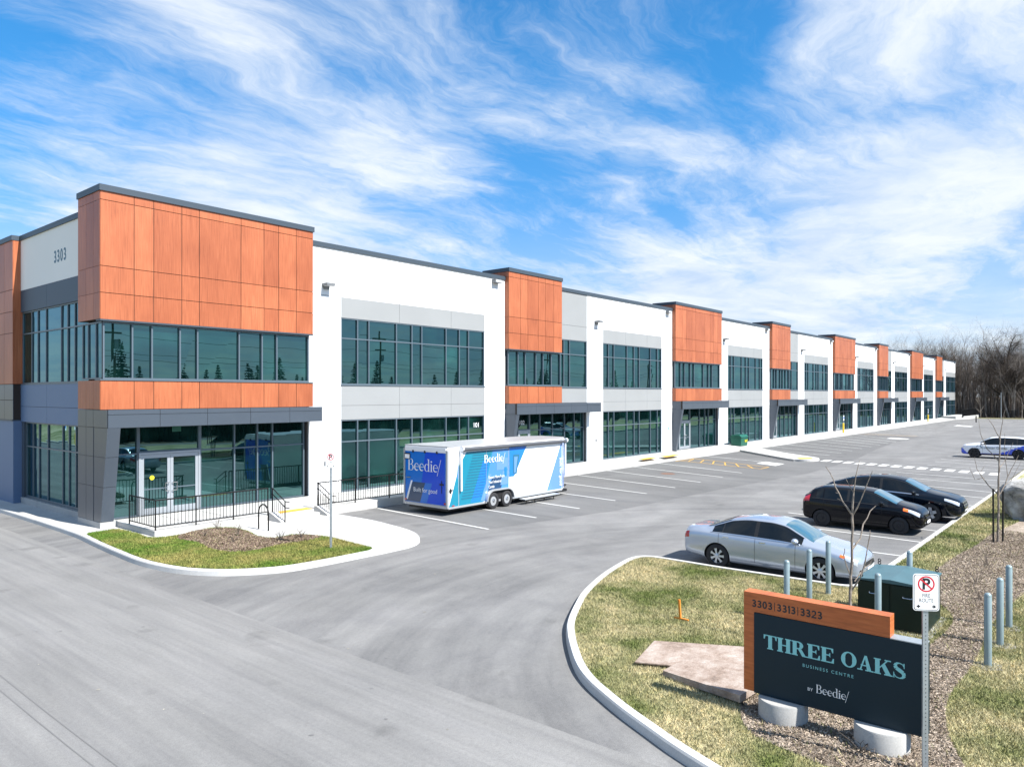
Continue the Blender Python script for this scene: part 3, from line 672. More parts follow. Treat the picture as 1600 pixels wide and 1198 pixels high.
# sidewalk along the building, with landing and steps
def walk():
    mb = MB()
    mb.prism([(-2.95, -.03), (-2.95, .33), (.28, .33), (.28, -.03)], 'x', .55, 12.6, 'sidewalk')
    for i in range(10):
        pass
    o = mb.build('landing'); o['kind'] = 'structure'
    mb = MB()
    mb.prism([(-2.15, -.03), (-2.15, .15), (.28, .33), (.28, -.03)], 'x', 12.61, 166, 'sidewalk')
    mb.box(12.605, 14.2, -2.95, -2.16, -.03, .26, 'sidewalk')
    o = mb.build('sidewalk'); o['kind'] = 'structure'
    J = []
    for k in range(62):
        x = 14.5 + k*2.45; J.append(x)
    mb = MB()
    for x in J: mb.add([(x, -2.14, .154), (x+.02, -2.14, .154), (x+.02, .27, .334), (x, .27, .334)], [(0, 1, 2, 3)], 'wall_joint')
    for x in [2.1, 3.6, 8.4, 10.2, 11.8]: mb.add([(x, -2.94, .334), (x+.018, -2.94, .334), (x+.018, .27, .334), (x, .27, .334)], [(0, 1, 2, 3)], 'wall_joint')
    mb.build('pavement_joints')['kind'] = 'structure'
    # steps down from the landing
    mb = MB(); mb.box(5.05, 6.75, -3.35, -2.955, .1, .245, 'sidewalk'); mb.build('steps')['kind'] = 'structure'
    mb = MB()
    for x0, x1 in ((4.72, 5.04), (6.76, 7.08)):
        mb.prism([(-2.955, .1), (-2.955, .45), (-3.1, .45), (-3.75, .22), (-3.9, .1)], 'x', x0, x1, 'sidewalk')
    mb.build('step_cheeks')['kind'] = 'structure'
    paint('yellow_warning_strip', [[(5.05, -2.9), (6.75, -2.9), (6.75, -2.45), (5.05, -2.45)], [(37.2, -2.1), (39.4, -2.1), (39.7, -1.4), (37.4, -1.4)], [(34.3, -1.9), (36.2, -1.9), (36.6, -1.3), (34.6, -1.3)]], .337, 'yellow_paint')
    # peninsula with ramp tip
    P = smooth_path([(49.8, -2.3), (44.2, -8.1), (43.6, -9.2), (43.9, -10.0), (44.9, -10.3), (46, -9.9), (46.9, -9.0), (49.5, -6.0), (53.6, -2.2)], 4)
    slab('sidewalk', P, -.03, .149, 'sidewalk')
    sheet('ramp_plate', [(43.9, -9.3), (44.7, -10.0), (45.7, -9.5), (44.9, -8.7)], .156, 'yellow_paint')
walk()

# ------------------------------------------------------------------ the building
BL = empty('office_building', (0, 0, 0), label='long white and grey two storey business building with orange wood towers', cat='building')
def part(mb, name, parent=BL, **k): return mb.build(name, parent, **k)
def panels(mb, xs, zs, y0, y1, m, gap=.022, back='panel_gap', plane='y', backoff=.012):
    """grid of separate panels with open joints over a dark backing, facing -y (plane y) or -x (plane x)"""
    for i in range(len(xs)-1):
        for j in range(len(zs)-1):
            a, b = xs[i]+gap/2, xs[i+1]-gap/2; c, d = zs[j]+gap/2, zs[j+1]-gap/2
            if i == 0: a = xs[0]
            if i == len(xs)-2: b = xs[-1]
            if j == 0: c = zs[0]
            if j == len(zs)-2: d = zs[-1]
            if plane == 'y': mb.box(a, b, y0, y0+.02, c, d, m)
            else: mb.box(y0, y0+.02, a, b, c, d, m)
    e = .004
    if plane == 'y': mb.box(xs[0]+e, xs[-1]-e, y0+.021, y1, zs[0]+e, zs[-1]-e, back)
    else: mb.box(y0+.021, y1, xs[0]+e, xs[-1]-e, zs[0]+e, zs[-1]-e, back)
ZB, Z1, Z2, Z3, Z4, Z5 = .33, 3.67, 5.25, 8.40, 9.34, 11.5
def window(xs, z0, z1, y, trans=None, plane='y', depth=.10, sill=True, name='window', m='frame_metal', ext=0, fw=.055):
    """window frame with mullions (outer face at y) + glass sub-part behind"""
    mb = MB(); w = fw
    def bx(a, b, c, d, y0=y, y1=None):
        y1 = y+depth if y1 is None else y1
        if plane == 'y': mb.box(a, b, y0, y1, c, d, m)
        else: mb.box(y0, y1, a, b, c, d, m)
    a, b = xs[0], xs[-1]
    bx(a, a+w, z0+w, z1-w); bx(b-w, b, z0+w, z1-w)
    bx(a, b, z0, z0+w); bx(a, b, z1-w, z1)
    for x in xs[1:-1]: bx(x-w/2, x+w/2, z0+w, z1-w)
    if trans:
        ed = [a+w] + [v for x in xs[1:-1] for v in (x-w/2, x+w/2)] + [b-w]
        for i in range(0, len(ed), 2): bx(ed[i], ed[i+1], trans-w/2, trans+w/2)
    if sill: bx(a-.02, b+.02, z0-.045, z0-.002, y-.05, y+depth)
    fr = mb.build(name, BL)
    g = MB(); yy = y+depth*.75
    ed = [a+w*.6] + list(xs[1:-1]) + [b-w*.6]; zz = [z0+w*.6] + ([trans] if trans else []) + [z1-w*.6]
    for i in range(len(ed)-1):
        for j in range(len(zz)-1):
            t = [random.uniform(-.003, .003) for _ in range(4)]
            q = [(ed[i], zz[j]), (ed[i+1], zz[j]), (ed[i+1], zz[j+1]), (ed[i], zz[j+1])]
            g.add([((p[0], yy+t[k], p[1]) if plane == 'y' else (yy+t[k], p[0], p[1])) for k, p in enumerate(q)], [(0, 1, 2, 3)], 'window_glass')
    gl = g.build('glass', fr)
    # glass must face outwards
    bm = bmesh.new(); bm.from_mesh(gl.data)
    for fc in bm.faces:
        if (fc.normal.y if plane == 'y' else fc.normal.x) > 0: fc.normal_flip()
    bm.to_mesh(gl.data); bm.free()
    return fr
F_W = [0, .13, .21, .33, .409, .608, .726, .805, .903, 1]
F_N = [0, .203, .335, .533, .67, .833, 1]
F_B1 = [0, .0986, .1667, .3425, .447, .516, .694, .797, .871, 1]
F_B = [0, .09, .176, .388, .508, .597, .798, .926, 1]
def lerp(a, b, F): return [a+(b-a)*f for f in F]
towers = [(0, 8.76, 'w'), (22.17, 27.38, 'n'), (42.69, 51.34, 'w'), (63.38, 68.58, 'n'), (84.16, 92.84, 'w'), (104.94, 110.13, 'n'), (125.85, 134.55, 'w'), (146.6, 151.8, 'n')]
END = 167.46
wall = MB(); core = MB()
def white(a, b, z0, z1, joints=(), y=.3):
    zz = [z0] + [j for j in (Z1, Z2, Z3, Z4) if z0+.1 < j < z1-.1] + [z1]
    for c, d in zip(zz, zz[1:]):
        g0 = .011 if c != z0 else 0; g1 = .011 if d != z1 else 0
        xs = [a] + [j for j in joints if a+.2 < j < b-.2] + [b]
        for i, (e, f) in enumerate(zip(xs, xs[1:])):
            wall.box(e+(.011 if i else 0), f-(.011 if i < len(xs)-2 else 0), y, y+.08, c+g0, d-g1, 'white_wall')
    wall.box(a+.003, b-.003, y+.0801, y+.3, z0, z1-.003, 'wall_joint')
def bay(a, b, F, corner=False):
    xs = lerp(a, b, F)
    window(xs, ZB+.02, Z1, .32, 2.65); window(xs, Z2+.05, Z3, .32, 7.45)
    g = MB(); J = [a, a+(b-a)*.36, a+(b-a)*.73, b]
    panels(g, J, [Z1, 4.33, Z2], .302, .6, 'grey_panel', .012, 'wall_joint'); part(g, 'grey_band')
    g = MB(); panels(g, J, [Z3, Z4], .302, .6, 'grey_panel', .012, 'wall_joint'); part(g, 'grey_band')
    white(a, b, Z4, Z5, J[1:-1])
for i, (t0, t1, k) in enumerate(towers):
    wide = k == 'w'; FX = lerp(t0, t1, F_W if wide else F_N); nx = towers[i+1][0] if i < 7 else END
    # upper wood block
    w = MB(); panels(w, FX, [7.5, 8.43, 9.37, 11.69, 12.0], 0, 2.0, 'wood_panel')
    ys = [.0205, .6, 1.25, 2.0] if i == 0 else [.0205, .3, 1.1, 2.0]
    for y0, y1 in zip(ys, ys[1:]):
        for z0, z1 in ((7.5, 8.43), (8.43, 9.37), (9.37, 11.69), (11.69, 12.0)): w.box(t0-.012, t0+.003, y0+.006, y1-.006, z0+.006, z1-.006, 'wood_panel')
    w.box(t1-.003, t1+.01, .021, 1.99, Z5+.3, 12.0, 'wood_panel')
    part(w, 'wood_cladding')
    s = MB(); s.box(t0-.01, t1+.01, -.012, .36, 7.44, 7.497, 'cap_metal'); part(s, 'tower_soffit')
    c = MB(); c.box(t0-.05, t1+.05, -.05, 2.05, 12.002, 12.22, 'cap_metal'); part(c, 'parapet_cap')
    # lower wood band
    w = MB(); panels(w, FX, [4.315, 5.34], 0, .45, 'wood_panel')
    for y0, y1 in ([(.0205, .6), (.6, 1.25), (1.25, 2.0)] if i == 0 else [(.0205, .45)]): w.box(t0-.012, t0+.003, y0+.006, y1-.006, 4.32, 5.34, 'wood_panel')
    part(w, 'wood_band')
    c = MB(); c.box(t0-.02, t1+.02, -.03, .45, 5.343, 5.385, 'frame_metal'); part(c, 'window_ledge')
    # strip window between
    if wide:
        window([FX[0]+.13]+FX[1:-2]+[t1-.12], 5.39, 7.435, .13, sill=False, depth=.12)
    else:
        window([FX[0]+.13]+FX[1:-1]+[t1+.1], 5.39, 7.435, .18, sill=False, depth=.12)
        window([t1+.103, t1+.103+.55, t1+1.3, t1+3.25], Z2+.05, Z3, .32, 7.45)
        g = MB(); panels(g, [t1+.002, t1+3.25], [Z3, Z4, Z5], .302, .6, 'grey_panel', .014, 'wall_joint'); part(g, 'grey_band')
        g = MB(); panels(g, [t1+.002, t1+3.25], [4.315, Z2], .302, .6, 'grey_panel', .012, 'wall_joint'); part(g, 'grey_band')
    # canopy
    cx1 = t0+8.82; c = MB(); J = [t0+.02] + [t0+1.8*q for q in (1, 2, 3, 4)] + [cx1]
    panels(c, J, [3.68, 4.14, 4.31], -.6, -.45, 'dark_panel', .014)
    c.box(t0+.03, cx1, -.449, .58, 3.69, 4.30, 'dark_panel')
    part(c, 'canopy')
    # slanted fin
    tf = .43 if i == 0 else .26
    c = MB()
    if i == 0:
        for z0, z1 in ((.36, 1.6), (1.6, 2.65), (2.65, 3.68)):
            e0 = lambda z: -.6 + (3.68-z)/3.35*.58
            c.prism([(e0(z0+.006), z0+.006), (e0(z1-.006), z1-.006), (.7, z1-.006), (.7, z0+.006)], 'x', .0, tf, 'dark_panel')
            c.box(-.012, .001-.002, .6, 1.25-.01, z0+.006, z1-.006, 'dark_panel'); c.box(-.012, -.001, 1.26, 2.0, z0+.006, z1-.006, 'dark_panel')
        c.box(-.012, -.001, -.59, .59, 3.69, 4.30, 'dark_panel'); c.box(-.012, -.001, .61, 1.24, 3.69, 4.30, 'dark_panel'); c.box(-.012, -.001, 1.26, 2.0, 3.69, 4.30, 'dark_panel')
        c.prism([(-.01, .36), (-.58, 3.66), (.6, 3.66), (.6, .36)], 'x', .02, tf-.02, 'panel_gap')
        c.box(0, .3, .71, 2.0, .36, 4.3, 'panel_gap')
    else:
        c.prism([(.0, ZB), (-.58, 3.679), (-.40, 3.679), (.18, ZB)], 'x', t0, t0+tf, 'dark_panel')
        c.prism([(.18, ZB), (-.40, 3.679), (.7, 3.679), (.7, ZB)], 'x', t0+.02, t0+.1, 'dark_panel')
    part(c, 'canopy_fin')
    # entrance glazing, recessed
    e1 = (t1-.1) if wide else (t1+3.2)
    d0 = t0 + (1.5 if wide else 1.4); dw = 2.36 if (wide and i == 0) else (2.0 if wide else 1.15)
    rest = [x for x in ([5.33, 6.37, 7.08] if wide else [3.6, 4.9, 6.2, 7.3])]
    window([t0+tf+.005, d0-.0], ZB, 3.67, .5, 2.65, sill=False)
    window([d0+dw]+[t0+x for x in rest if x > dw+1.9]+[e1], ZB, 3.67, .5, 2.65, sill=False)
    window([d0+.002, d0+dw-.002], 2.68, 3.67, .5, None, sill=False)
    leaves = 2 if dw > 1.5 else 1
    lw = (dw-.16)/leaves
    f = MB(); f.box(d0+.003, d0+.08, .46, .64, ZB, 2.6, 'door_metal'); f.box(d0+dw-.08, d0+dw-.003, .46, .64, ZB, 2.6, 'door_metal'); f.box(d0+.003, d0+dw-.003, .46, .64, 2.602, 2.678, 'door_metal')
    part(f, 'door_frame')
    for q in range(leaves):
        a = d0+.085+lw*q; b = a+lw-.01
        D = MB(); D.box(a, a+.11, .48, .54, ZB+.02, 2.59, 'door_metal'); D.box(b-.11, b, .48, .54, ZB+.02, 2.59, 'door_metal')
        D.box(a+.111, b-.111, .48, .54, 2.46, 2.59, 'door_metal'); D.box(a+.111, b-.111, .48, .54, ZB+.02, ZB+.26, 'door_metal')
        D.box(a+.111, b-.111, .49, .53, 1.28, 1.32, 'frame_metal')
        d = part(D, 'door')
        g = MB(); g.add([(a+.1, .52, ZB+.2), (b-.1, .52, ZB+.2), (b-.1, .52, 2.5), (a+.1, .52, 2.5)], [(0, 1, 2, 3)], 'window_glass'); g = g.build('glass', d)
        if g.data.polygons[0].normal.y > 0: g.data.flip_normals()
        h = MB(); hx = (b-.06) if q == 0 else (a+.06); sg = -1 if q == 0 else 1
        h.path([(hx, .48, 1.2), (hx, .40, 1.2), (hx+sg*.16, .40, 1.2), (hx+sg*.16, .40, 1.5), (hx, .40, 1.5), (hx, .48, 1.5)], .016, 'chrome', 6); h.build('handle', d, smooth=True)
        if i == 0 and q == 0:
            st = MB(); st.lathe([(0, 0), (.085, 0), (.085, .003), (0, .003)], 'sticker_yellow', 'y', (a+.42, .512, 1.72), 20); st.build('sticker', d)
    core.box(t0+.05, e1+.2, .7, .9, .2, 3.9, 'interior_dark')
    # right-hand white column, bay, column
    if wide:
        ca, cb = t1+.002, {0: 10.5}.get(i, t1+1.96)
    else:
        ca, cb = t1+3.252, t1+5.22
    bb = {0: 20.38, 1: 40.95}.get(i, nx-1.78 if i < 7 else END)
    white(ca if not wide else ca, cb, .2, Z5)
    if wide: pass
    bay(cb+.002, bb-.002, F_B1 if i == 0 else F_B)
    if i < 7: white(bb, nx-.002, .2, Z5)
    if i == 7: pass
    # lights and cameras
    L = MB(); lx = (cb - .85); L.box(lx-.22, lx+.22, -.12, .28, 9.74, 9.86, 'lamp_metal'); L.box(lx-.12, lx+.12, .2, .299, 9.60, 9.74, 'lamp_metal')
    L.box(lx-.18, lx+.18, -.08, .18, 9.725, 9.739, 'lamp_lens'); part(L, 'wall_light')
    L = MB(); lx = bb+.9 if i < 7 else bb-1.5; L.box(lx-.28, lx+.28, .02, .28, 11.22, 11.42, 'lamp_metal'); L.box(lx-.22, lx+.22, .0, .018, 11.25, 11.38, 'lamp_lens'); part(L, 'floodlight')
    L = MB(); L.box(cb-.95, cb-.79, .27, .299, 1.62, 1.82, 'lamp_metal'); part(L, 'intercom_box')
    if i in (1, 3): 
        L = MB(); L.box(bb+.9, bb+1.2, .28, .299, 1.9, 2.45, 'sign_white'); L.box(bb+.98, bb+1.12, .274, .279, 2.05, 2.3, 'blue_mid'); part(L, 'wall_sign')
# parapet cap in pieces between towers
cap = MB()
for i, (t0, t1, k) in enumerate(towers):
    nx = towers[i+1][0] if i < 7 else END
    cap = MB(); cap.box(t1+.012, nx-.015 if i < 7 else nx+.05, .24, .75, Z5, Z5+.21, 'cap_metal'); part(cap, 'parapet_cap')
    wall.box(t0+.02, t1-.02, .32, .6, 7.5, Z5-.01, 'wall_joint')
# ---- left (end) facade
L0, L1 = 2.003, 9.3
for a, b in ((L0, 6.17), (6.17, L1)):
    pass
def white_x(a, b, z0, z1, m='white_wall'): wall.box(.3, .5, a, b, z0, z1, m)
white_x(L0, L1, Z4, Z5)
g = MB(); panels(g, [L0, 6.17, L1], [Z3, Z4], .302, .5, 'dark_grey' if 'dark_grey' in M else 'grey_panel', .014, 'panel_gap', 'x'); g.mats = ['shaded_grey' if m == 'grey_panel' else m for m in g.mats]
mat('shaded_grey', (0.056, 0.080, 0.112), .5, .0, .3); part(g, 'grey_band')  # grey panel again, with the end face's shade put into a darker colour
g = MB(); panels(g, [L0, 6.17, L1], [Z1, 4.33, Z2], .302, .5, 'shaded_grey_blue', .014, 'panel_gap', 'x'); mat('shaded_grey_blue', (0.111, 0.170, 0.281), .5, 0, .4); part(g, 'grey_band')  # grey band painted darker and bluer to carry the shade of this side
window([.16, .77, 1.47, 2.0], 5.39, 7.435, .13, plane='x', sill=False, depth=.06)
window([L0, 3.38, 4.11, 4.78, 6.45, 7.41, 8.14, L1-.02], Z2+.05, Z3, .36, 7.45, plane='x', depth=.06)
window([L0+.4, 3.45, 4.15, 4.81, 6.43, 7.46, 8.16, L1-.3], .45, Z1-.01, .42, 2.62, plane='x', depth=.06)
b = MB(); b.box(.30, .62, L0, L1, .05, .40, 'base_conc'); b.box(-.02, .60, -.02, L0-.002, .0, .355, 'base_conc'); part(b, 'concrete_base')
b = MB(); b.box(.34, .5, L0, L0+.39, .41, 3.66, 'dark_panel'); part(b, 'jamb_panel'); b = MB(); b.box(.34, .5, L1-.29, L1-.002, .41, 3.66, 'dark_panel'); part(b, 'jamb_panel')
w = MB(); panels(w, [L1+.002, 10.44, 12.2, 13.4, 15.2, 18.0], [5.3, 7.5, 8.43, 9.37, Z5], 0, .5, 'wood_panel', plane='x'); w.box(.0205, .5, L1-.01, L1+.001, 5.3, Z5, 'wood_panel'); part(w, 'wood_cladding')
w = MB(); panels(w, [L1+.002, 10.44, 12.2, 13.4, 15.2, 18.0], [3.75, 4.6, 5.28], .01, .5, 'dark_panel', plane='x'); part(w, 'dark_band')
w = MB(); w.box(-.03, .5, L1-.005, 18, 3.70, 3.748, 'cap_metal'); part(w, 'ledge'); w = MB(); w.box(-.05, .6, L1-.03, 18, Z5, Z5+.21, 'cap_metal'); part(w, 'parapet_cap'); w = MB(); w.box(.24, .6, 2.06, L1-.035, Z5, Z5+.21, 'cap_metal'); part(w, 'parapet_cap')
wall.box(.02, .5, L1, 18, .02, 3.70, 'shaded_grey_blue'); wall.box(.3, .5, 18, 45, .02, Z5, 'white_wall')  # lower wall: blue shade of the end face painted into its colour
core.box(.62, END-.3, .92, 45, .1, Z5-.1, 'interior_dark'); core.box(.62, END-.3, .62, .918, 4.32, Z5-.1, 'interior_dark')
for i, (t0, t1, k) in enumerate(towers):
    pass
wall.box(END-.25, END+.0, .61, 45, .05, Z5, 'white_wall')
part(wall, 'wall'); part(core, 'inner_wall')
rf = MB(); rf.box(.4, END-.1, .76, 45, Z5-.09, Z5+.02, 'plastic_grey'); part(rf, 'roof')
base = MB()
base.box(.5, END, .298, .31, .2, .345, 'base_conc'); part(base, 'concrete_base')
digits(BL, '3303', .50, (.298, 5.36, 10.08), (0, -1, 0), (0, 0, 1), 'number_blue', .18, .88, .14, name='building_number')
text(BL, '101', .36, (19.48, .355, 3.02), (1, 0, 0), (0, 0, 1), 'sign_white', .004, name='unit_number', bold=.0)
text(BL, '102', .36, (22.17+1.5, .49, 3.02), (1, 0, 0), (0, 0, 1), 'sign_white', .004, name='unit_number', bold=.0)
text(BL, '103', .36, (42.69+1.6, .49, 3.02), (1, 0, 0), (0, 0, 1), 'sign_white', .004, name='unit_number', bold=.0)
sg = MB(); sg.box(2.75, 3.1, .49, .498, 3.42, 3.62, 'green_plastic'); sg.build('exit_sign', BL)
# white lit column behind the corner glass
# ------------------------------------------------------------------ railings
def railing(pts, z, label, h=1.0, rails=None, posts=None, name='railing', br=.011):
    r = empty(name, (pts[0][0], pts[0][1], z), label=label, cat='railing', group='black metal railings by the building')
    o = Vector((pts[0][0], pts[0][1], z)); mb = MB()
    zz = lambda p: (p[2] if len(p) > 2 else z)
    P = [Vector((p[0], p[1], zz(p))) - o for p in pts]
    for hh in (h, .12):
        for a, b in zip(P, P[1:]): mb.tube(a+Vector((0, 0, hh)), b+Vector((0, 0, hh)), (.026 if hh == h else .02), m='black_metal', n=6)
    mb.build('rail', r)
    mb = MB()
    for a, b in zip(P, P[1:]):
        n = max(1, int((b-a).length/.125))
        for i in range(1, n):
            q = a.lerp(b, i/n); mb.tube(q+Vector((0, 0, .12)), q+Vector((0, 0, h)), br, m='black_metal', n=4)
    mb.build('balusters', r)
    for a, b in zip(P, P[1:]):
        n = max(1, round((b-a).length/1.6))
        for i in range(n+1):
            if i == n and b is not P[-1]: continue
            q = a.lerp(b, i/n); k = MB(); k.tube(q, q+Vector((0, 0, h+.01)), .024, m='black_metal', n=8); k.build('post', r)
    return r
railing([(.62, -.85), (.62, -2.85), (4.78, -2.85)], .33, 'black metal railing round the landing in front of the glass doors')
railing([(7.0, -2.85), (12.55, -2.85)], .33, 'black metal railing on the landing edge left of the trailer')
def handrail(x, label):
    r = empty('handrail', (x, -2.9, .33), label=label, cat='handrail', group='handrails beside the landing steps')
    for dz, m in ((1.0, 0), (.78, 0)):
        k = MB(); k.path([(0, 0, dz), (0, -.12, dz), (0, -.95, dz-.42), (0, -1.2, dz-.42)], .019, 'black_metal', 6); k.build('rail', r, smooth=True)
    k = MB()
    for i in range(1, 7): k.tube((0, -.13*i, dz-.0 - .05-.05*i), (0, -.13*i, -.02-.04*i), .008, m='black_metal', n=4)
    k.build('balusters', r)
    for y, z0, z1 in ((-.1, 0, 1.0), (-.93, -.2, .58)):
        k = MB(); k.tube((0, y, z0), (0, y, z1), .022, m='black_metal', n=8); k.build('post', r)
handrail(4.88, 'black sloping handrail on the left of the landing steps')
handrail(6.92, 'black sloping handrail on the right of the landing steps, behind the fire route sign')
fr = railing([(154.5, -2.9, .3), (160, -3.4, .5), (166, -3.6, .5), (171, -3.0, -.4)], .3, 'black metal railing above the ramp wall at the far end of the building', 1.5, br=.03)
sw = slab('ramp_wall', [(152, -2.2), (158, -3.6), (167, -3.9), (172, -3.4), (172, .2), (152, .2)], -.03, .62, 'sidewalk', kind='structure')
hp = MB(); a = [(3.55, -4.26, .14)] + [(3.55, -4.57+.31*math.cos(t), .72+.31*math.sin(t)) for t in np.linspace(0, math.pi, 13)] + [(3.55, -4.88, .14)]
hp.path([(x, y, z) for x, y, z in a], .026, 'black_metal', 8)
tag(hp.build('bike_rack', smooth=True), 'black hoop bicycle rack standing on the pavement by the steps', 'bike rack')

# ------------------------------------------------------------------ signs
def nopark(loc, rz, h, label, sc=1.0):
    r = empty('no_parking_sign', loc, rz, label=label, cat='sign', group='fire route signs')
    k = MB(); k.box(-.032, .032, -.0, .004, 0, h-.36*sc, 'galvanised'); k.box(-.032, -.028, .004, .035, 0, h-.36*sc, 'galvanised'); k.box(.028, .032, .004, .035, 0, h-.36*sc, 'galvanised')
    p = k.build('post', r)
    k = MB(); z = .15
    while z < h-.5: k.lathe([(0, 0), (.007, 0)], 'sign_black', 'y', (0, -.002, z), 6); z += .0508
    k.build('post_holes', p)
    w, hh = .155*sc, .23*sc; cz = h-hh; rr = .035*sc
    def rounded(w, hh, rr): return [(sx*(w-rr)+rr*math.cos(t), cz+sz*(hh-rr)+rr*math.sin(t)) for sx, sz, t0 in ((1, 1, 0), (-1, 1, 90), (-1, -1, 180), (1, -1, 270)) for t in [R(t0+q) for q in (0, 30, 60, 90)]]
    k = MB(); k.prism(rounded(w, hh, rr), 'y', -.014, -.008, 'sign_white'); k.prism(rounded(w-.010*sc, hh-.010*sc, rr*.8), 'y', -.0155, -.014, 'sign_black'); k.prism(rounded(w-.0165*sc, hh-.0165*sc, rr*.75), 'y', -.0168, -.0155, 'sign_white')
    f = k.build('sign_plate', r)
    y = -.0172; c = (0, y, cz+.105*sc)
    text(f, 'P', .19*sc, (-.052*sc, y, cz+.042*sc), (1, 0, 0), (0, 0, 1), 'sign_black', .0004, bold=.006)
    k = MB(); R0 = .100*sc; R1 = .082*sc
    k.lathe([(R1, -.0008), (R0, -.0008), (R0, .0006), (R1, .0006)], 'sign_red', 'y', c, 40, True)
    a = R(-42); dx, dz = math.cos(a), math.sin(a); nx, nz = -dz*.009*sc, dx*.009*sc
    k.prism([(c[0]-dx*R1*1.02+nx, c[2]-dz*R1*1.02+nz), (c[0]+dx*R1*1.02+nx, c[2]+dz*R1*1.02+nz), (c[0]+dx*R1*1.02-nx, c[2]+dz*R1*1.02-nz), (c[0]-dx*R1*1.02-nx, c[2]-dz*R1*1.02-nz)], 'y', y-.0014, y-.0006, 'sign_red')
    k.build('prohibition_mark', f)
    text(f, 'FIRE', .068*sc, (0, y, cz-.062*sc), (1, 0, 0), (0, 0, 1), 'sign_black', .0004, 'CENTER', sx=.78)
    text(f, 'ROUTE', .068*sc, (0, y, cz-.122*sc), (1, 0, 0), (0, 0, 1), 'sign_black', .0004, 'CENTER', sx=.78)
    k = MB()
    for s in (-1, 1):
        zc = cz-.175*sc; k.add([(s*.118*sc, y, zc), (s*.085*sc, y, zc+.026*sc), (s*.085*sc, y, zc-.026*sc)], [(0, 1, 2)], 'sign_black'); k.add([(s*.086*sc, y, zc+.009*sc), (s*.07*sc, y, zc+.009*sc), (s*.07*sc, y, zc-.009*sc), (s*.086*sc, y, zc-.009*sc)], [(0, 1, 2, 3)], 'sign_black')
    k.build('arrows', f)
    return r
nopark((-0.12, -25.66, .11), R(-57), 2.50, 'fire route sign on the perforated steel post in front of the dark monument sign')
nopark((3.12, -9.0, .15), R(-50), 2.92, 'fire route sign on the thin post in the small lawn by the landing', 1.0)

mon = empty('monument_sign', (.35, -24.4, .12), label='dark navy business centre sign with orange wooden frame and light blue lettering', cat='sign')
def mon_part(mb, n, **k):
    for i, v in enumerate(mb.v): mb.v[i] = (v[0]-.35, v[1]+24.4, v[2]-.12)
    return mb.build(n, mon, **k)
k = MB(); k.prism([(-23.16, .42), (-23.16, 1.89), (-25.17, 1.89), (-25.17, 1.605), (-23.32, 1.605), (-23.32, .42)], 'x', .25, .47, 'wood_panel_h'); mon_part(k, 'wooden_frame')
k = MB(); k.box(.235, .45, -25.60, -23.322, .41, 1.6, 'navy_panel'); k.box(.236, .46, -25.598, -25.172, 1.6, 1.612, 'galvanised'); mon_part(k, 'sign_panel')
for y in (-23.72, -25.05):
    k = MB(); k.lathe([(0, .40), (.335, .40), (.345, .38), (.345, .05), (0, .05)], 'base_conc', 'z', (.33, y, 0), 40); mon_part(k, 'concrete_foot', smooth=True)
def mt(fn, *a, **kw):
    o = fn(mon, *a, **kw); o.data.transform(Matrix.Translation((-.35, 24.4, -.12))); return o
mt(serif, 'THREE OAKS', .205, (.2345, -23.47, 1.105), (0, -1, 0), (0, 0, 1), 'sign_teal', fat=True, width=1.90)
mt(text, 'BUSINESS CENTRE', .062, (.2345, -24.03, .965), (0, -1, 0), (0, 0, 1), 'sign_teal', .0005, space=1.42)
mt(text, 'BY', .062, (.2345, -24.10, .645), (0, -1, 0), (0, 0, 1), 'sign_white', .0005, space=1.1)
mt(serif, 'Beedie/', .118, (.2345, -24.22, .64), (0, -1, 0), (0, 0, 1), 'sign_white', width=.44)
mt(digits, '3303 | 3313 | 3323', .110, (.2495, -23.285, 1.68), (0, -1, 0), (0, 0, 1), 'sign_black', .19, 1.0, .105)

# ------------------------------------------------------------------ bollards
def bollard(x, y, label, first=[None]):
    if first[0] is None:
        r = empty('bollard', (x, y, .1), cat='bollard', group='grey steel bollards round the transformer', label=label)
        k = MB(); k.lathe([(.06, 0), (.06, 1.22), (.057, 1.225)], 'bollard_paint', n=20); k.build('post', r, smooth=True)
        k = MB(); k.lathe([(.0605, 1.22), (.058, 1.25), (.045, 1.275), (.02, 1.287), (0, 1.29)], 'bollard_paint', n=20); k.build('domed_cap', r, smooth=True)
        first[0] = r; return r
    r = copy_tree(first[0]); r.location = (x, y, .1); r['label'] = label; return r
bollard(5.0, -22.12, 'grey bollard left of the transformer, standing nearest the silver car rear door')
bollard(6.42, -22.12, 'grey bollard between two others in the row beside the silver car front wheel')
bollard(7.68, -22.15, 'grey bollard in front of the headlight of the silver car')
bollard(7.68, -23.88, 'grey bollard behind the green transformer, only its top showing')
bollard(5.0, -23.88, 'grey bollard in front of the transformer doors behind the monument sign')
bollard(4.7, -25.72, 'grey bollard right of the fire route sign, nearest to the viewer')
bollard(6.1, -25.74, 'grey bollard right of the transformer, middle of the three at the mulch edge')
bollard(7.45, -25.74, 'grey bollard right of the transformer, farthest of the three at the mulch edge')
def ybol(x, y, label, first=[None]):
    if first[0] is None:
        r = empty('yellow_bollard', (x, y, .15), label=label, cat='bollard', group='yellow bollards carrying parking signs')
        k = MB(); k.lathe([(0, 0), (.10, 0), (.10, 1.2), (.07, 1.25), (0, 1.27)], 'bollard_yellow', n=16); k.build('sleeve', r, smooth=True)
        k = MB(); k.tube((0, 0, 1.2), (0, 0, 2.25), .03, m='galvanised', n=8); k.build('post', r)
        k = MB(); k.box(-.15, .15, -.045, -.035, 1.55, 2.15, 'sign_white'); k.box(-.1, .1, -.049, -.046, 1.75, 2.0, 'blue_mid'); k.build('sign_plate', r)
        first[0] = r; return r
    r = copy_tree(first[0]); r.location = (x, y, .15); r['label'] = label; return r
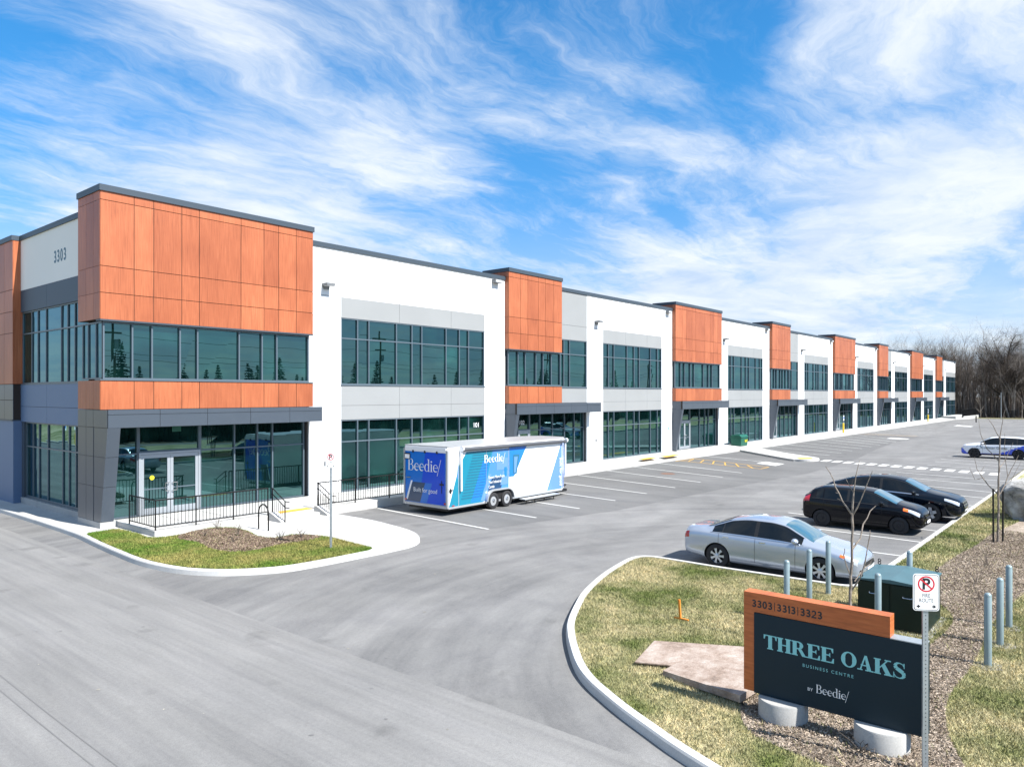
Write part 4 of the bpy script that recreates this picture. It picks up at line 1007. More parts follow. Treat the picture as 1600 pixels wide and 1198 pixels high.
ybol(82.9, -1.3, 'yellow bollard with a white sign, the nearer one on the pavement')
ybol(131.5, -1.3, 'yellow bollard with a white sign, far along the pavement near the end of the building')
# seen reflected in the end glass
ybol(-13.4, 43.8, 'yellow bollard on the grass bank across the road'); 

# transformer cabinet
tr = empty('transformer', (6.52, -23.93, .12), label='dark green electrical transformer cabinet with pale green lid among the bollards', cat='transformer')
k = MB(); k.box(-.76, .76, -.62, .62, .0, .92, 'transformer_green'); k.build('cabinet', tr, bevel=.008)
k = MB(); k.prism([(-.64, .925), (.64, .925), (.64, .95), (0, 1.0), (-.64, .95)], 'x', -.79, .79, 'transformer_top'); k.build('lid', tr)
for y in (-.31, .31):
    k = MB(); k.box(-.778, -.7605, y-.29, y+.29, .06, .9, 'transformer_green'); d = k.build('door', tr, bevel=.004)
    k = MB(); k.path([(-.78, y-.08, .7), (-.80, y-.08, .68), (-.80, y+.08, .68), (-.78, y+.08, .7)], .008, 'chrome', 5); k.build('handle', d)
for x, y in ((.72, .56), (.72, -.56), (-.72, .56)):
    k = MB()
    for z in (1.0, 1.06): k.lathe([(.028+.009*math.cos(t), z*0+.009*math.sin(t)) for t in np.linspace(0, 2*math.pi, 7)[:-1]], 'black_metal', 'x', (x, y, z), 12, True)
    k.build('lifting_eye', tr)
k = MB(); k.box(-.86, .86, -.74, .74, -.1, .0, 'base_conc'); k.build('pad', tr)

# plywood sheets on the lawn
def ply(pts, z, t, label):
    mb = MB(); c = Vector(pts[0])
    mb.v = []; vs = [(p[0], p[1], p[2]) for p in pts] + [(p[0], p[1], p[2]-t) for p in pts]
    mb.add(vs, [(0, 1, 2, 3), (7, 6, 5, 4), (0, 4, 5, 1), (1, 5, 6, 2), (2, 6, 7, 3), (3, 7, 4, 0)], 'plywood')
    tag(mb.build('plywood_sheet'), label, 'plywood', 'plywood sheets lying on the lawn')
ply([(.72, -21.0, .19), (1.95, -20.7, .18), (2.85, -22.5, .20), (1.5, -22.75, .19)], 0, .02, 'pinkish plywood sheet lying flat on the grass, farther from the sign')
ply([(.62, -21.6, .21), (1.55, -21.65, .235), (1.55, -23.2, .30), (.25, -23.1, .30)], 0, .11, 'dark-edged plywood sheet leaning up beside the foot of the monument sign')
k = MB(); k.box(-.02, .02, -.02, .02, 0, .42, 'stake_orange'); k.v = [(v[0]+v[2]*.06, v[1]+v[2]*.1, v[2]) for v in k.v]
stk = k.build('marker_stake', loc=(3.6, -20.4, .12)); tag(stk, 'small orange wooden stake stuck in the island lawn', 'stake')
k = MB(); k.box(-.02, .02, -.18, .14, .02, .05, 'stake_orange'); k.build('foot', stk)
# green salt box
gb = empty('salt_bin', (53.35, -.75, .25), label='small green salt bin with lid standing on the pavement by the wall', cat='bin')
k = MB(); k.prism([(-.45, 0), (.45, 0), (.5, .75), (-.5, .75)], 'x', -.75, .75, 'green_plastic'); k.build('tub', gb, bevel=.02)
k = MB(); k.prism([(-.56, .76), (.56, .76), (.4, .96), (-.35, 1.0)], 'x', -.8, .8, 'green_plastic'); k.build('lid', gb, bevel=.015)
text(gb, 'SALT', .3, (-.0, -.52, .33), (1, 0, 0), (0, 0, 1), 'sticker_yellow', .01)
# boulder
def boulder(loc, size, label, seed, amp=.22, name='boulder'):
    bm = bmesh.new(); bmesh.ops.create_icosphere(bm, subdivisions=4, radius=1)
    rnd = random.Random(seed); planes = [(Vector((rnd.gauss(0, 1), rnd.gauss(0, 1), rnd.gauss(0, .8))).normalized(), rnd.uniform(.62, .9)) for _ in range(16)]
    from mathutils import noise
    for v in bm.verts:
        for n, d in planes:
            t = v.co.dot(n)
            if t > d: v.co -= n*(t-d)*.93
        v.co += v.co.normalized()*noise.noise(v.co*2.2+Vector((seed, 0, 0)))*amp*.5 + v.co.normalized()*noise.noise(v.co*7)*.03
        v.co = Vector((v.co.x*size[0], v.co.y*size[1], v.co.z*size[2]))
    me = bpy.data.meshes.new(name); bm.to_mesh(me); bm.free(); me.materials.append(M['rock'])
    o = bpy.data.objects.new(name, me); S.collection.objects.link(o); o.location = loc; tag(o, label, 'boulder'); return o
boulder((23.75, -24.75, .66), (1.2, 1.2, 1.15), 'large pale grey boulder on the grass at the right edge', 5)

# ------------------------------------------------------------------ trailer
TR = empty('cargo_trailer', (10.22, -6.9, 0), R(0.0), label='white enclosed trailer with blue graphics and rolled awning parked by the landing', cat='trailer')
L_, W_, ZT0, ZT1 = 8.6, 2.5, .30, 2.74
def tp(mb, n, **k): return mb.build(n, TR, **k)
k = MB(); k.prism([(0, 0), (L_-.9, 0), (L_, .55), (L_, W_-.55), (L_-.9, W_), (0, W_)], 'z', ZT0, ZT1, 'trailer_white'); tp(k, 'body', bevel=.012)
k = MB(); k.prism([(-.01, -.01), (L_-.9, -.012), (L_+.01, .55), (L_+.01, W_-.55), (L_-.9, W_+.01), (-.01, W_+.01)], 'z', ZT1+.001, ZT1+.03, 'trailer_trim')
k.prism([(.05, -.018), (.05, -.001), (L_-.92, -.001), (L_-.92, -.018)], 'z', ZT0-.02, ZT0+.06, 'trailer_trim'); tp(k, 'edge_trim')
k = MB(); k.box(.1, L_-.3, .15, W_-.15, .18, ZT0-.001, 'trim_black'); k.tube((L_-.3, W_/2-.6, .26), (L_+1.1, W_/2, .26), .05, m='trim_black'); k.tube((L_-.3, W_/2+.6, .26), (L_+1.1, W_/2, .26), .05, m='trim_black'); tp(k, 'chassis')
# side graphics on y=0 face (facing -y); polygons (x, z)
def side(polys, name, y=-.004, parent=TR):
    k = MB()
    for j, (p, m) in enumerate(polys): k.prism(p, 'y', y-.0012*(j+1), .0, m) if False else k.prism(p, 'y', y-.0012*(j+1)-.001, y-.0012*j-.001+.0005, m)
    return k.build(name, parent)
zb, zt = .36, 2.60; h = zt-zb
def sl(x, z): return x + (z-zb)*.36      # slanted graphics edge
side([([(.08, zb), (.62, zb), (.62, zb+1.35), (sl(.08, zb+1.35)*1.0, zb+1.35)], 'teal_flat'),
      ([(.52, zb+1.1), (.62, zb+1.1), (.62, zb+1.9)], 'blue_sky')], 'rear_corner_graphic')
P1 = MB()
pol = [([(.64, zb), (2.05, zb), (2.75, zt-.1), (1.1, zt-.1), (.64, zb+1.6)], 'teal_flat'),
       ([(2.05, zb), (3.75, zb+.3), (3.75, zt-.1), (2.72, zt-.1)], 'blue_sky'),
       ([(3.77, zb+.9), (3.77, zt-.06), (5.0, zt-.06), (sl(3.77, zb+1.0), zb+.9)], 'blue_mid'),
       ([(1.35, zb+.05), (2.05, zb+.05), (2.5, zb+1.7), (2.1, zb+1.7)], 'blue_mid'),
       ([(1.95, zb+.05), (2.2, zb+.05), (2.62, zb+1.1), (2.45, zb+1.15)], 'blue_pale'),
       ([(2.35, zb+.35), (3.2, zb+.35), (3.45, zb+1.0), (2.65, zb+.95)], 'blue_navy'),
       ([(2.95, zb+1.25), (3.7, zb+1.25), (3.7, zb+1.75), (2.95, zb+1.7)], 'blue_pale'),
       ([(3.2, zb+.6), (3.7, zb+.6), (3.7, zb+1.2), (3.35, zb+1.2)], 'blue_pale'),
       ([(3.45, zb+.95), (3.62, zb+.95), (3.62, zb+1.35), (3.45, zb+1.35)], 'blue_mid'),
       ([(4.05, zb+1.0), (4.3, zb+1.0), (4.5, zb+1.85), (4.05, zb+1.85)], 'teal_dark'),
       ([(4.12, zb+1.05), (4.22, zb+1.05), (4.36, zb+1.75), (4.12, zb+1.75)], 'blue_pale')]
side(pol, 'side_graphic')
k = MB()
for j in range(17): k.box(.78+j*.045, 2.02+j*.038, -.0215, -.0205, zb+.25+j*.115, zb+.275+j*.115, 'teal_dark')
tp(k, 'shutter_lines')
fx = L_-1.35
side([([(sl(fx-.75, zb), zb+.02), (L_-.93, zb+.02), (L_-.93, zt), (L_-.95, zt)], 'blue_pale')], 'front_corner_graphic')
k = MB()   # graphics on the slanted nose face
for (a, b, c, d, m) in ((0.0, .98, zb, zt, 'blue_pale'),):
    f0 = Vector((L_-.9, 0)); f1 = Vector((L_, .55)); n = Vector((.55, -.9)).normalized()
    A = f0.lerp(f1, .02)+n*.004; B = f0.lerp(f1, .98)+n*.004
    k.add([(A.x, A.y, c), (B.x, B.y, c), (B.x, B.y, d), (A.x, A.y, d)], [(0, 1, 2, 3)], m)
tp(k, 'nose_graphic')
serif(TR, 'Beedie/', .33, (2.15, -.022, zb+1.62), (1, 0, 0), (0, 0, 1), 'sign_white', width=1.35)
for j, t in enumerate(('Expect More From', 'Your Industrial', 'Condo')):
    text(TR, t, .17, (2.42, -.022, zb+.93-.20*j), (1, 0, 0), (0, 0, 1), 'sign_white', .001, sx=.8)
text(TR, 'Built for good', .25, (L_-1.12, -.022, zb+1.5), (0, 0, -1), (1, 0, 0), 'sign_white', .001, sx=.95)
# side doors outlines and belts
k = MB()
for x in (.63, 2.28, 3.76): k.box(x-.006, x+.006, -.0235, -.0215, zb, zt-.04, 'trailer_trim')
tp(k, 'panel_seams')
# rear face (x=0)
k = MB(); k.prism([(.06, .42), (W_-.06, .42), (W_-.06, 2.5), (.06, 2.5)], 'x', -.022, -.001, 'blue_mid'); rd = tp(k, 'rear_door')
def rear(polys, nm):
    k = MB()
    for j, (p, m) in enumerate(polys):
        pts = [(-.0235-.001*j, W_-a, b) for a, b in p]; vs = pts + [(-.0225-.001*j, q[1], q[2]) for q in pts]; n = len(p)
        k.add(vs, [tuple(range(n)), tuple(range(n, 2*n))[::-1]] + [(i, (i+1) % n, n+(i+1) % n, n+i) for i in range(n)], m)
    return k.build(nm, rd)
# a: distance from image-left edge of the rear face
rear([([(.9, .43), (2.38, .43), (2.38, 2.49), (1.25, 2.49)], 'blue_deep'), ([(.1, .44), (.95, .44), (1.25, 1.25), (.5, 1.25)], 'blue_navy'), ([(.95, .44), (1.35, .44), (1.65, 1.25), (1.25, 1.25)], 'blue_mid'), ([(.1, .5), (.2, .5), (.5, 1.3), (.4, 1.3)], 'sign_white')], 'door_graphic')
serif(rd, 'Beedie/', .47, (-.0285, W_-.22, 1.72), (0, -1, 0), (0, 0, 1), 'sign_white', width=1.95)
text(rd, 'Built for good', .25, (-.0285, W_-.55, .86), (0, -1, 0), (0, 0, 1), 'sign_white', .001)
k = MB()
for y in (.0, W_): k.box(-.04, .05, y-.045, y+.045, .32, 2.62, 'trailer_trim')
k.box(-.04, .0, .05, W_-.05, 2.52, 2.70, 'trailer_white'); k.box(-.04, .0, .05, W_-.05, .3, .40, 'trailer_trim'); tp(k, 'rear_frame')
k = MB()
for y in (.55, 1.25, 1.95): k.box(-.07, -.023, y-.03, y+.03, 2.46, 2.56, 'trim_black')
k.box(-.045, -.03, .28, .3, .9, 1.4, 'trim_black'); k.box(-.05, -.03, .18, .4, 1.22, 1.28, 'trim_black'); k.box(-.05, -.03, W_-.4, W_-.15, 1.40, 1.44, 'chrome'); k.build('door_hardware', rd)
k = MB(); k.box(-.046, -.030, W_-.36, W_-.02, 2.17, 2.42, 'trim_black'); k.box(-.049, -.047, W_-.33, W_-.05, 2.2, 2.37, 'sign_white'); k.build('licence_plate', rd)
k = MB()
for y in (.1, W_-.1): k.box(-.05, -.041, y-.05, y+.05, .46, .54, 'lamp_red')
k.build('tail_lamp', rd)
# awning
mat('awning_grey', (.075, .08, .09), .6)
k = MB(); k.tube((.75, -.10, 2.62), (L_-.75, -.10, 2.62), .07, m='awning_grey', n=14); k.box(.7, L_-.7, -.07, .0, 2.70, 2.74, 'trailer_white'); aw = tp(k, 'awning_roll', smooth=True)
for x in (.72, L_-.74):
    k = MB(); k.lathe([(0, -.03), (.11, -.03), (.11, .03), (0, .03)], 'sign_white', 'x', (x, -.12, 2.66), 20); k.box(x-.035, x+.035, -.1, -.04, .95, 2.6, 'sign_white'); k.box(x-.03, x+.03, -.05, -.024, .95, 2.5, 'trailer_trim'); k.build('awning_arm', aw)
# wheels and fender
def wheel(parent, x, y, r, w, face, rimm, style='steel', name='wheel'):
    """face=-1: visible face towards -y"""
    e = bpy.data.objects.new(name, None); S.collection.objects.link(e); e.parent = parent; e.location = (x, y, r)
    k = MB(); prof = [(r*.62, -w/2), (r*.86, -w/2), (r*.97, -w/2+.02), (r, -w/2+.05), (r, w/2-.05), (r*.97, w/2-.02), (r*.86, w/2), (r*.62, w/2)]
    k.lathe(prof, 'rubber', 'y', n=36, closed=True); k.build('tyre', e, smooth=True)
    k = MB(); f = face*(w/2-.02)
    k.lathe([(r*.62, f+face*.012), (r*.665, f+face*.012), (r*.665, f-face*.02), (r*.60, f-face*.04)], rimm, 'y', n=36)
    k.lathe([(0, f-face*.035), (r*.61, f-face*.05)], 'arch_dark', 'y', n=24)
    if style == 'spoke7':
        for i in range(7):
            a = 2*math.pi*i/7; ca, sa = math.cos(a), math.sin(a)
            q = []
            for rr, ww in ((r*.12, .055), (r*.40, .05), (r*.64, .085)):
                for s in (-1, 1): q.append((ca*rr-sa*ww*s*.5*(r/.32), f+face*(.012 if rr < r*.5 else .004), sa*rr+ca*ww*s*.5*(r/.32)))
            k.add(q, [(0, 1, 3, 2), (2, 3, 5, 4)], rimm)
        k.lathe([(0, f+face*.03), (r*.10, f+face*.03), (r*.20, f+face*.012)], rimm, 'y', n=20)
    elif style == 'spoke5':
        for i in range(5):
            a = 2*math.pi*i/5+.3; ca, sa = math.cos(a), math.sin(a); q = []
            for rr, ww in ((r*.1, .07), (r*.64, .05)):
                for s in (-1, 1): q.append((ca*rr-sa*ww*s, f+face*.006, sa*rr+ca*ww*s))
            k.add(q, [(0, 1, 3, 2)], rimm)
        k.lathe([(0, f+face*.02), (r*.16, f+face*.012)], rimm, 'y', n=16)
    else:
        k.lathe([(r*.24, f-face*.0), (r*.30, f-face*.0), (r*.52, f-face*.02), (r*.58, f-face*.015)], rimm, 'y', n=24)
        k.lathe([(0, f+face*.015), (r*.13, f+face*.015), (r*.18, f-face*.005), (r*.26, f-face*.002)], 'chrome' if style == 'trailer' else rimm, 'y', n=20)
    k.build('rim', e, smooth=True)
    return e
for x in (2.68, 3.56): wheel(TR, x, .02, .35, .24, -1, 'trailer_trim', 'trailer')
for x in (2.68, 3.56): wheel(TR, x, W_-.02, .35, .24, 1, 'trailer_trim', 'trailer')
k = MB()
arcp = [(2.68+.47*math.cos(t), .36+.47*math.sin(t)) for t in np.linspace(math.pi, math.pi*.5, 9)] + [(3.56+.47*math.cos(t), .36+.47*math.sin(t)) for t in np.linspace(math.pi*.5, 0, 9)]
inner = [(2.68+.41*math.cos(t), .36+.41*math.sin(t)) for t in np.linspace(math.pi, math.pi*.5, 9)] + [(3.56+.41*math.cos(t), .36+.41*math.sin(t)) for t in np.linspace(math.pi*.5, 0, 9)]
for i in range(len(arcp)-1):
    k.prism([arcp[i], arcp[i+1], inner[i+1], inner[i]], 'y', -.15, -.0245, 'trailer_trim')
k.prism([(2.3, .37), (3.95, .37)] + inner[::-1][0:1] + inner[::-1][1:] , 'y', -.0245, -.0235, 'arch_dark')
tp(k, 'fender')
k = MB(); k.box(4.35, 6.9, -.45, -.12, .22, .26, 'trailer_trim')
for x in (4.5, 5.1, 5.8, 6.5): k.tube((x, -.4, .22), (x+.12, -.3, .02), .02, m='trim_black'); k.tube((x, -.15, .22), (x, .1, .3), .02, m='trim_black')
tp(k, 'folding_step')
k = MB(); k.box(.12, .2, -.03, -.024, .9, 1.1, 'trim_black'); k.box(.08, .26, -.05, -.03, 1.0, 1.05, 'trim_black'); tp(k, 'side_latch')
k = MB(); k.box(.25, .37, -.03, -.024, .38, .42, 'lamp_red'); tp(k, 'marker_lamp')

# ------------------------------------------------------------------ cars
def catmull(xs, ys, x):
    n = len(xs)
    if x <= xs[0]: return ys[0]
    if x >= xs[-1]: return ys[-1]
    i = max(j for j in range(n) if xs[j] <= x); i = min(i, n-2)
    h = xs[i+1]-xs[i]; t = (x-xs[i])/h
    def sl(j):
        if j == 0 or j == n-1: return (ys[min(j+1, n-1)]-ys[max(j-1, 0)])/(xs[min(j+1, n-1)]-xs[max(j-1, 0)])
        a = (ys[j]-ys[j-1])/(xs[j]-xs[j-1]); b = (ys[j+1]-ys[j])/(xs[j+1]-xs[j])
        if a*b <= 0: return 0
        w1 = 2*(xs[j+1]-xs[j])+(xs[j]-xs[j-1]); w2 = (xs[j+1]-xs[j])+2*(xs[j]-xs[j-1])
        return (w1+w2)/(w1/a+w2/b)
    m0, m1 = sl(i), sl(i+1); t2, t3 = t*t, t*t*t
    return (2*t3-3*t2+1)*ys[i]+(t3-2*t2+t)*h*m0+(-2*t3+3*t2)*ys[i+1]+(t3-t2)*h*m1
class Car:
    """local frame: x forward, y to the left side of the car, z up"""
    def __init__(s, keys, paint):
        s.k = list(zip(*keys)); s.paint = paint; s.x0, s.x1 = keys[0][0], keys[-1][0]
    def ring(s, x):
        zb, zs, w, zt, ze, wr = [catmull(s.k[0], c, x) for c in s.k[1:]]
        zm = zb+(zs-zb)*.55
        return [(0, zb), (w*.72, zb), (w*.94, zb+.05), (w*.995, zb+(zs-zb)*.28), (w, zm), (w*.985, zb+(zs-zb)*.85), (w*.945, zs), (wr+ (w*.945-wr)*.42, zs+(ze-zs)*.6), (wr, ze), (wr*.78, ze+(zt-ze)*.62), (wr*.4, zt-(zt-ze)*.07), (0, zt)]
    def pt(s, x, t, side=1):
        r = s.ring(x); n = len(r); i = max(0, min(int(t), n-2)); u = t-i
        p0 = r[i-1] if i > 0 else (-r[1][0], r[1][1]); p1 = r[i]; p2 = r[i+1]; p3 = r[i+2] if i+2 < n else (-r[n-2][0], r[n-2][1])
        def c(a, b, cc, d): return .5*((2*b)+(-a+cc)*u+(2*a-5*b+4*cc-d)*u*u+(-a+3*b-3*cc+d)*u**3)
        return Vector((x, side*c(p0[0], p1[0], p2[0], p3[0]), c(p0[1], p1[1], p2[1], p3[1])))
    def body(s, parent, wheels, rw, lower=None):
        n = 74; xs = [s.x0 + (s.x1-s.x0)*(.5-.5*math.cos(math.pi*i/(n-1)))*.5 + (s.x1-s.x0)*i/(n-1)*.5 for i in range(n)]
        ts = np.linspace(0, 11, 34); mb = MB(); k = 2*len(ts)-2; vs = []
        for x in xs:
            L = [s.pt(x, t, 1) for t in ts]; Rr = [s.pt(x, t, -1) for t in ts[1:-1]][::-1]
            vs += L+Rr
        fs = [(i*k+j, i*k+(j+1) % k, (i+1)*k+(j+1) % k, (i+1)*k+j) for i in range(n-1) for j in range(k)]
        fs += [tuple(range(k))[::-1], tuple(range((n-1)*k, n*k))]
        mb.add(vs, fs, s.paint); o = mb.build('body', parent, smooth=False)
        o.data.materials.append(M['arch_dark'])
        if lower:
            mi = len(o.data.materials); o.data.materials.append(M[lower[0]])
            for p in o.data.polygons:
                if lower[1](p.center): p.material_index = mi
        o.parent = None
        for wx in wheels:
            c = MB(); c.lathe([(0, -1.3), (rw*1.13, -1.3), (rw*1.13, 1.3), (0, 1.3)], 'arch_dark', 'y', (wx, 0, rw*.98), 32)
            # keep the well from cutting through the middle
            cu = c.build('cut'); bmx = bmesh.new(); bmx.from_mesh(cu.data); bmesh.ops.remove_doubles(bmx, verts=bmx.verts, dist=.0005); bmx.to_mesh(cu.data); bmx.free()
            md = o.modifiers.new('b', 'BOOLEAN'); md.operation = 'DIFFERENCE'; md.object = cu; md.solver = 'EXACT'
            try: md.material_mode = 'TRANSFER'
            except Exception: pass
            dg = bpy.context.evaluated_depsgraph_get(); dg.update()
            me = bpy.data.meshes.new_from_object(o.evaluated_get(dg)); o.modifiers.clear(); o.data = me
            bpy.data.objects.remove(cu)
        o.parent = parent
        me = o.data; me.polygons.foreach_set('use_smooth', [True]*len(me.polygons)); me.set_sharp_from_angle(angle=R(34))
        return o
    def patch(s, name, parent, m, xa, xb, ta, tb, sides=(1, -1), off=.004, nx=14, nt=6, across=False, fa=None, fb=None, thick=0):
        obs = []
        for sd in ((1,) if across else sides):
            mb = MB(); vs = []
            tl = [ta+(tb-ta)*j/nt for j in range(nt+1)]
            for i in range(nx+1):
                x = xa+(xb-xa)*i/nx
                for j in range(nt+1):
                    if across:   # t runs ta..11 on one side then back
                        u = -1+2*j/nt; t = 11-abs(u)*(11-ta); sg = 1 if u < 0 else -1
                        xx = x
                    else:
                        f = j/nt; lo = fa(i/nx) if fa else ta; hi = fb(i/nx) if fb else tb
                        t = lo+(hi-lo)*f; sg = sd; xx = x
                    p = s.pt(xx, t, sg); e = .01
                    du = s.pt(xx+e, t, sg)-s.pt(xx-e, t, sg)
                    t0, t1 = max(t-.05, 0), min(t+.05, 11); dv = s.pt(xx, t1, sg)-s.pt(xx, t0, sg)
                    nn = du.cross(dv)
                    if across and abs(11-t) < .02: nn = Vector((-du.z, 0, du.x))
                    nn.normalize()
                    c = Vector((p.x, 0, .6))
                    if nn.dot(p-c) < 0: nn = -nn
                    vs.append(p+nn*off)
            k = nt+1; mb.add(vs, [(i*k+j, i*k+j+1, (i+1)*k+j+1, (i+1)*k+j) for i in range(nx) for j in range(nt)], m)
            o = mb.build(name, parent); me = o.data; me.polygons.foreach_set('use_smooth', [True]*len(me.polygons))
            obs.append(o)
        return obs
def make_car(name, loc, rz, label, cat, keys, paint, wheels, rw, rimm, style, spec):
    r = empty(name, loc, rz, label=label, cat=cat)
    c = Car(keys, paint); b = c.body(r, wheels, rw, spec.get('lower'))
    W = max(k[3] for k in keys)
    for wx in wheels:
        for sd in (1, -1): wheel(r, wx, sd*(W-.12), rw, .2, sd, rimm, style)
    gm = 'car_glass'
    for xa, xb in spec['side']:
        for o in c.patch('side_window', r, gm, xa, xb, 6.22, 7.86, nx=16): pass
    if 'frame' in spec:
        a, bb = spec['frame']
        c.patch('window_trim', r, spec.get('trimm', 'chrome'), a, bb, 6.05, 6.2, off=.006, nx=30, nt=1)
        c.patch('window_trim', r, 'trim_black', a, bb, 7.9, 8.0, off=.004, nx=30, nt=1)
    for xa, xb in spec.get('pillars', []): c.patch('pillar_trim', r, 'trim_black', xa, xb, 6.22, 7.88, off=.0045, nx=2, nt=6)
    c.patch('windscreen', r, spec.get('ws', 'windscreen_glass'), *spec['ws_x'], 8.35, 11, across=True, nx=14, nt=20, off=.005)
    c.patch('rear_window', r, gm, *spec['rw_x'], 8.4, 11, across=True, nx=10, nt=20, off=.005)
    for x in spec['seams']: c.patch('door_seam', r, 'arch_dark', x, x+.009, 1.9, 6.0, off=.0015, nx=1, nt=14)
    c.patch('sill_trim', r, spec.get('sill', paint), wheels[1]+rw*1.15, wheels[0]-rw*1.15, 1.7, 2.5, off=.006, nx=12, nt=3)
    for x in spec['handles']:
        for sd in (1, -1):
            p = c.pt(x, 5.35, sd); k = MB(); k.box(p.x-.09, p.x+.09, p.y-.022*(1 if sd > 0 else 1), p.y+.022, p.z-.013, p.z+.013, spec.get('hm', paint)); k.build('door_handle', r, bevel=.006)
    hl = spec['head']; c.patch('headlight', r, 'lamp_clear', hl[0], hl[1], hl[2], hl[3], off=.005, nx=10, nt=5, fa=lambda u: hl[2]+(hl[3]-hl[2])*.35*(1-u), fb=lambda u: hl[3])
    if 'amber' in spec: a = spec['amber']; c.patch('indicator', r, 'lamp_orange', a[0], a[1], a[2], a[3], off=.008, nx=4, nt=3)
    tl = spec['tail']; c.patch('tail_light', r, 'lamp_red', tl[0], tl[1], tl[2], tl[3], off=.006, nx=8, nt=4)
    for xa, xb, ta, tb, m, nm in spec.get('extra', []): c.patch(nm, r, m, xa, xb, ta, tb, off=.006, nx=10, nt=4)
    # front end: grille, plate, lower intake as thin plates following the nose
    for (y0, y1, z0, z1, m, nm) in spec['front']:
        k = MB(); n = 8
        vs = []
        for i in range(n+1):
            y = y0+(y1-y0)*i/n
            for z in (z0, z1):
                # find nose x at this y,z: march back from the front
                x = c.x1+.02
                while x > c.x1-.7:
                    rg = [c.pt(x, t, 1) for t in np.linspace(0, 11, 24)]
                    if min(p.z for p in rg) <= z <= max(p.z for p in rg):
                        hw = max([max(a.y, b_.y) for a, b_ in zip(rg, rg[1:]) if min(a.z, b_.z)-.02 <= z <= max(a.z, b_.z)+.02] or [0])
                        if hw >= abs(y): break
                    x -= .01
                vs.append((x+.012, y, z))
        k.add(vs, [(2*i, 2*i+2, 2*i+3, 2*i+1) for i in range(n)], m); k.build(nm, r)
    for sd in (1, -1):
        mx = spec['mirror']; p = c.pt(mx, 6.3, sd)
        bm = bmesh.new(); bmesh.ops.create_icosphere(bm, subdivisions=3, radius=1); me = bpy.data.meshes.new('mirror')
        for v in bm.verts: v.co = Vector((v.co.x*.09, v.co.y*.115, v.co.z*.075))
        bm.to_mesh(me); bm.free(); me.materials.append(M[paint]); me.polygons.foreach_set('use_smooth', [True]*len(me.polygons))
        o = bpy.data.objects.new('mirror', me); S.collection.objects.link(o); o.parent = r; o.location = (p.x, p.y+sd*.12, p.z+.06)
    return r, c
F0 = R(-90)   # nose towards -Y
# keys: x, z_bottom, z_shoulder, half width, z_top, z_roof_edge, half width roof edge
sedan = [(-2.42, .42, .72, .60, .80, .78, .46), (-2.38, .33, .84, .76, .97, .94, .62), (-2.28, .27, .92, .84, 1.065, 1.03, .69), (-1.95, .24, .96, .89, 1.10, 1.06, .70), (-1.72, .21, .965, .905, 1.125, 1.07, .67), (-1.35, .19, .96, .91, 1.27, 1.18, .60), (-.95, .18, .95, .91, 1.40, 1.315, .575), (-.4, .18, .94, .912, 1.465, 1.38, .585), (.05, .18, .93, .912, 1.465, 1.38, .59), (.42, .18, .925, .91, 1.42, 1.335, .59), (.85, .18, .915, .91, 1.235, 1.15, .625), (1.22, .18, .905, .905, 1.045, .985, .69), (1.5, .19, .87, .90, .985, .935, .70), (1.9, .20, .79, .88, .90, .86, .69), (2.15, .21, .73, .835, .82, .79, .62), (2.30, .24, .66, .75, .73, .71, .52), (2.37, .30, .60, .62, .65, .64, .40), (2.40, .36, .54, .48, .58, .57, .3)]
make_car('sedan_car', (9.88, -20.10, 0), F0, 'silver four door sedan parked by the island kerb', 'car', sedan, 'car_silver', (1.45, -1.34), .335, 'alloy', 'spoke7',
    dict(side=[(-1.50, -1.22), (-1.18, -.30), (-.20, .98)], pillars=[(-.30, -.20), (-1.22, -1.18)], frame=(-1.55, 1.02), ws_x=(.47, 1.22), rw_x=(-1.70, -1.05), seams=(-1.30, -.26, .82), handles=(-1.08, -.05), hm='chrome',
         head=(1.95, 2.31, 4.6, 6.6), amber=(1.92, 2.04, 5.4, 6.3), tail=(-2.40, -2.20, 4.6, 5.9), mirror=.83,
         front=[(-.38, .38, .50, .60, 'trim_black', 'grille'), (-.26, .26, .36, .46, 'sign_white', 'licence_plate'), (-.5, .5, .27, .34, 'trim_black', 'lower_intake')]))
hatch = [(-2.02, .40, .78, .60, .86, .84, .44), (-1.98, .32, .92, .76, 1.08, 1.04, .56), (-1.88, .26, .98, .83, 1.16, 1.10, .55), (-1.62, .22, 1.0, .86, 1.37, 1.285, .55), (-1.2, .19, .985, .865, 1.47, 1.385, .58), (-.5, .18, .97, .868, 1.485, 1.40, .59), (.0, .18, .955, .868, 1.47, 1.385, .59), (.38, .18, .945, .866, 1.42, 1.335, .59), (.85, .18, .93, .864, 1.22, 1.14, .62), (1.2, .19, .92, .86, 1.06, 1.0, .67), (1.5, .20, .87, .85, .99, .94, .67), (1.78, .21, .79, .82, .90, .865, .63), (1.93, .24, .71, .74, .80, .775, .54), (2.0, .30, .63, .62, .69, .68, .42), (2.03, .38, .55, .45, .6, .59, .3)]
make_car('hatchback_car', (18.42, -20.22, 0), F0, 'small black hatchback with plain black wheels, nearer of the two dark cars', 'car', hatch, 'car_black', (1.29, -1.29), .31, 'steel_black', 'steel',
    dict(side=[(-1.50, -1.26), (-1.22, -.42), (-.34, .92)], pillars=[(-.42, -.34)], frame=(-1.62, .95), trimm='trim_black', ws_x=(.43, 1.18), rw_x=(-1.86, -1.66), seams=(-1.22, -.38, .74), handles=(-1.05, -.18), hm='car_black',
         head=(1.45, 1.92, 5.0, 6.8), amber=(1.42, 1.58, 5.4, 6.6), tail=(-1.99, -1.72, 5.1, 7.0), mirror=.74, sill='trim_black',
         front=[(-.3, .3, .55, .62, 'trim_black', 'grille'), (-.24, .24, .40, .50, 'sign_white', 'licence_plate'), (-.5, .5, .30, .38, 'trim_black', 'lower_intake')]))
